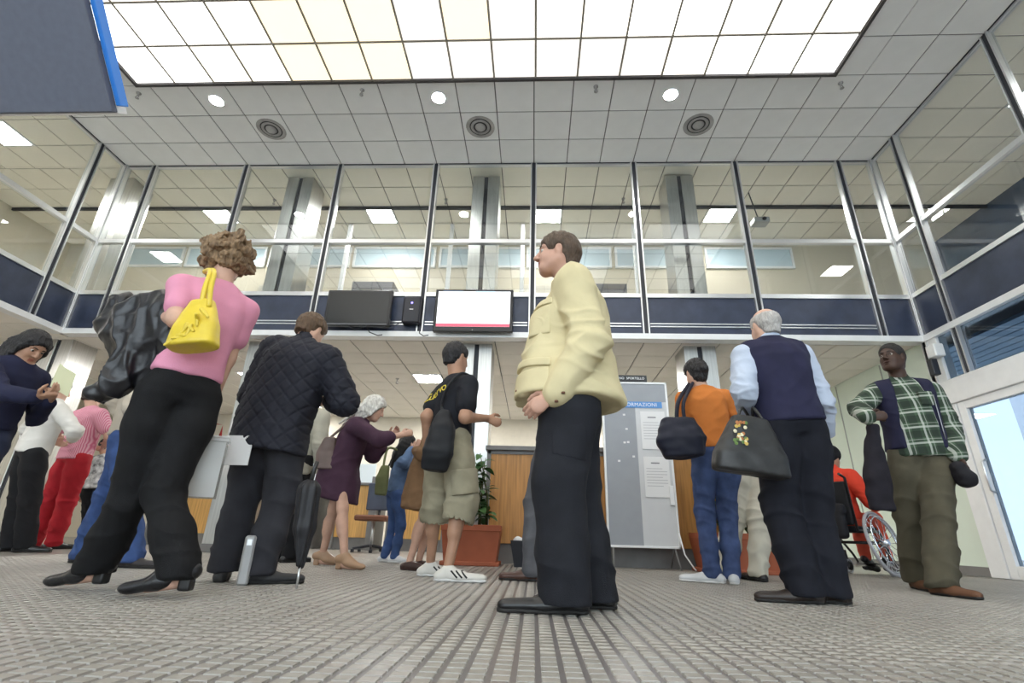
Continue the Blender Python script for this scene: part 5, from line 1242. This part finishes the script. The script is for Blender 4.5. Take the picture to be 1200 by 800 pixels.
for k, (za, zb) in enumerate(((1.20, 1.62), (.70, 1.12))):
    q = boxo('notice', (.05, -.009, za), (.32, -.005, zb), m_paper, bd); boxo('notice_heading', (.13, -.0105, zb-.075), (.22, -.009, zb-.062), mat('grey_print', (.25,.25,.27), .7), q)
    for j in range(7): boxo('notice_line', (.075, -.0105, zb-.13-.03*j), (.295-.05*((j*7) % 3 == 0), -.009, zb-.124-.03*j), mat('pale_print', (.5,.5,.52), .7), q)
for (x, z) in ((-.13, 1.58), (-.11, 1.42), (-.14, 1.27), (-.10, 1.275), (-.21, 1.07), (-.05, 1.12)): boxo('tape_scrap', (x-.012, -.006, z-.012), (x+.014, -.002, z+.008), m_paper, bd)
boxo('clip_holder', (.30, -.02, .62), (.345, -.006, .82), m_white, bd, .004)
for s in (-1, 1):
    MB().tube([(s*(W_-.06), .02, .22), (s*(W_-.06)+.02*s, -.10, .012)], .010, 8).build('leg', m_grey, bd); MB().tube([(s*(W_-.06), .02, .22), (s*(W_-.06), .20, .012)], .010, 8).build('leg', m_grey, bd)
MB().tube([(W_-.01, -.01, .35), (W_+.02, -.05, .15), (W_+.09, -.08, .03), (W_+.10, -.1, .012)], .008, 6).build('white_cable', m_white, bd)
sg = empty('queue_sign', (1.10, 5.62, 1.97), 'small black queue sign with white lettering above the information board', 'sign')
boxo('sign_box', (-.42, 0, .04), (.22, .06, .12), mat('sign_black', (.012,.012,.014), .4), sg, .004); MB().tube([(-.1, .03, .03), (-.1, .03, -.30)], .012, 8).build('sign_post', m_grey, sg)
for wd, xx in (('TURNO', -.115), ('SPORTELLO', .085)): text_obj('lettering', wd, .040, mat('white_print', (.8,.82,.85)), sg, (xx, -.002, .08), V3(1, 0, 0), V3(0, 0, 1), .0005, 1.0)

# planters with leafy plants
m_terra = mat('terracotta', (.36,.095,.04), .6, var=.12, vscale=5); m_soil = mat('soil', (.04,.028,.02), .95, bump=.6, bscale=60)
m_leaf = [mat('leaf_%d' % i, c, .5, var=.2, vscale=12) for i, c in enumerate([(.045,.12,.035), (.07,.16,.05), (.10,.20,.08)])]
def leafmesh(L, wd, k):
    v = []; f = []; n = 5
    for i in range(n+1):
        t = i/n; w_ = wd*math.sin(math.pi*min(t*.96+.04, 1))**.8; z = -.35*L*t*t
        v += [(-w_, t*L, z+w_*.35), (0, t*L, z), (w_, t*L, z+w_*.35)]
    for i in range(n): a = i*3; f += [(a, a+1, a+4, a+3), (a+1, a+2, a+5, a+4)]
    me = MB().add(v, f, True).mesh('leaf'); me.materials.append(m_leaf[k]); return me
lm = [leafmesh(.13, .034, k) for k in range(3)]
def planter(x, y, w_, d_, h_, lab, plab, seed, n, hh, lobes):
    r = empty('planter', (x, y, 0), lab, 'planter'); v = []
    def ring(a, b, z): return [(-a, -b, z), (a, -b, z), (a, b, z), (-a, b, z)]
    B = MB(); P = [ring(w_*.44, d_*.44, .035), ring(w_*.5, d_*.5, h_-.05), ring(w_*.5, d_*.5, h_), ring(w_*.46, d_*.46, h_), ring(w_*.45, d_*.45, h_-.03)]
    v = sum(P, []); f = [(3, 2, 1, 0)]
    for i in range(4):
        for k in range(4): f.append((i*4+k, i*4+(k+1) % 4, i*4+4+(k+1) % 4, i*4+4+k))
    B.add(v, f).build('pot', m_terra, r)
    boxo('rim_band', (-w_*.515, -d_*.52, h_-.055), (w_*.515, -d_*.495, h_+.004), m_terra, r, .004)
    boxo('saucer', (-w_*.5, -d_*.5, 0), (w_*.5, d_*.5, .038), m_terra, r, .006); boxo('soil', (-w_*.45, -d_*.45, h_-.06), (w_*.45, d_*.45, h_-.03), m_soil, r)
    g = np.random.default_rng(seed); pl = empty('potted_plant', (x, y, h_-.03), plab, 'plant')
    for sct in range(lobes):
        bx = g.uniform(-w_*.3, w_*.3); top = V3(bx+g.uniform(-.12, .12), g.uniform(-.08, .05), hh*g.uniform(.7, 1)); mid = V3(bx, g.uniform(-.06, .06), hh*.4)
        MB().tube([V3(bx, 0, 0), mid, top], [.010, .007, .004], 6).build('stem', mat('stem_green', (.08,.09,.03), .7), pl)
        for i in range(n):
            t = g.uniform(.15, 1); q = mid*(2*t) if t < .5 else mid+(top-mid)*(2*t-1)
            if t < .5: q = V3(bx, 0, 0)+(mid-V3(bx, 0, 0))*2*t
            o = link('leaf', lm[int(g.integers(3))], pl, q); o.rotation_euler = (g.uniform(-.5, .7), g.uniform(-.4, .4), g.uniform(0, 6.28)); sc = g.uniform(.7, 1.3); o.scale = (sc,)*3
planter(-.62, 5.35, .58, .36, .37, 'square terracotta planter at the foot of the steel column', 'trailing leafy plant in the terracotta planter beside the man in shorts', 3, 16, .82, 6)
planter(2.02, 5.42, .78, .40, .36, 'wide terracotta trough behind the woman in orange', 'bushy plant growing in the terracotta trough behind the woman in orange', 5, 18, .75, 7)
# waste bin by the counter
wb_ = empty('waste_bin', (-.10, 5.30, 0), 'small black tapered waste bin with crumpled paper beside the wood counter', 'bin')
def rg(a, b, z): return [(-a, -b, z), (a, -b, z), (a, b, z), (-a, b, z)]
v = rg(.085, .085, 0)+rg(.125, .125, .24)+rg(.115, .115, .24)+rg(.08, .08, .02); f = [(3, 2, 1, 0), (12, 13, 14, 15)]
for i in range(3):
    for k in range(4): f.append((i*4+k, i*4+(k+1) % 4, i*4+4+(k+1) % 4, i*4+4+k))
MB().add(v, f).build('bin_shell', m_dark, wb_); B = SDF(); B.ell((-.05, -.04, .24), np.eye(3), (.05, .05, .035), .02); soft('crumpled_paper', B, m_paper, wb_, V3(0, 0, 0), .008, 0, lambda V, N: .008*wnoise(V, 14, 3))

# screens and loudspeaker on the gallery front
def tv(name, xa, xb, za, zb, lab, on):
    x = (xa+xb)/2; r = empty(name, (x, 5.86, za), lab, 'screen'); w2 = (xb-xa)/2; hh = zb-za
    tilt = .10
    bz = MB().box((-w2, 0, 0), (w2, .06, hh), .008).build('casing', mat('screen_black', (.012,.012,.014), .35), r)
    if on:
        s = boxo('display', (-w2+.04, -.003, .07), (w2-.04, .002, hh-.035), emit('screen_white', (.96, .97, 1.0), 1.25), bz)
        boxo('red_band', (-w2+.04, -.005, .07), (w2-.04, -.003, .112), emit('screen_red', (.75, .10, .16), .9), s)
        for (a, b_, z, m_) in ((-.40, -.15, .955, 'screen_blue'), (.02, .26, .955, 'screen_blue'), (.28, .46, .965, 'screen_dark')):
            boxo('caption', (a*w2/.5, -.004, z*hh-.012), (b_*w2/.5, -.003, z*hh-.0), emit(m_, (.35, .48, .70) if 'blue' in m_ else (.05, .05, .07), .8 if 'blue' in m_ else .2), s)
        for j in range(8): boxo('table_line', (-w2+.06, -.004, .16+.045*j), (w2-.06, -.003, .162+.045*j), emit('screen_line', (.80, .82, .88), .95), s)
    else:
        boxo('display', (-w2+.03, -.003, .045), (w2-.03, .002, hh-.03), mat('screen_off', (.022,.024,.025), .25), bz)
        boxo('base_strip', (-w2+.03, -.006, .018), (w2-.03, 0, .028), mat('grey_print', (.25,.25,.27)), bz)
    boxo('bracket', (-.15, .06, .12), (.15, .15, hh-.12), m_dark, r)
    text_obj('maker_mark', '-', .05, m_alu, bz, (0, -.001, .03), V3(1, 0, 0), V3(0, 0, 1))
tv('display_screen', -1.345, -.30, 2.73, 3.345, 'lit white television screen with red band mounted on the gallery front', True)
tv('display_screen', -2.82, -1.93, 2.80, 3.325, 'switched-off dark television screen mounted on the gallery front', False)
sp_ = empty('loudspeaker', (-1.66, 5.88, 2.86), 'small dark loudspeaker with violet light beside the switched-off screen', 'speaker')
boxo('cabinet', (-.12, 0, 0), (.12, .12, .40), mat('speaker_black', (.02,.02,.028), .5), sp_, .02); MB().tube([(0, -.002, .29), (0, .004, .29)], .015, 12).build('violet_light', emit('violet_led', (.25, .2, .9), 3), sp_)
MB().tube([(0, -.002, .10), (0, .01, .10)], .075, 20).build('speaker_cone', m_dark, sp_); boxo('badge', (-.025, -.003, .19), (.025, 0, .20), m_alu, sp_)
cb = empty('cable', (-2.2, 5.82, 2.76), 'loose black cables drooping below the switched-off screen', 'cable')
for pts in ([(-.25, 0, .02), (-.15, -.02, -.05), (-.05, -.01, .0)], [(-.02, 0, .03), (.05, -.03, -.08), (.16, -.02, -.12), (.22, -.02, -.11)], [(.1, 0, .0), (.3, 0, -.01), (.45, 0, .08)], [(.70, 0, .02), (.70, -.01, -.08), (.76, -.02, -.12), (.82, 0, -.10)]):
    MB().tube([V3(*q) for q in pts], .007, 6).build('cable_strand', m_dark, cb)
# plug socket and wall camera on the post by the entrance
cm = empty('wall_device', (XR-.10, 5.80, 2.42), 'white wall sensor box with a black holder on the corner post', 'sensor'); boxo('housing', (-.06, -.08, 0), (.06, .06, .16), m_white, cm, .01); boxo('black_holder', (-.10, -.03, -.22), (-.02, .05, -.02), m_dark, cm, .008)
# hanging board close to the lens
A = atY(131, 131, 1.75)
hb = empty('hanging_board', A, 'large grey hanging board with a bright blue edge, tilted down over the queue', 'sign'); hb.rotation_euler = (math.radians(41), 0, 0)
hm = mat('grey_blue_board', (.12,.13,.17), .7, var=.06, vscale=30)
boxo('panel', (-2.2, 0, 0), (0, .04, 1.5), hm, hb, .004); boxo('blue_edge', (.004, .03, .03), (.028, .085, 1.5), mat('blue_edge', (.03,.22,.72), .45), hb, .003)
boxo('bottom_channel', (-2.2, .04, -.004), (0, .10, .03), m_white, hb, .003)
for dx in (-1.8, -.3): MB().tube([(dx, .03, 1.3), (dx, .03+2.2*math.sin(math.radians(41)), 1.3+2.2*math.cos(math.radians(41)))], .006, 6).build('hanging_rod', m_alu, hb)
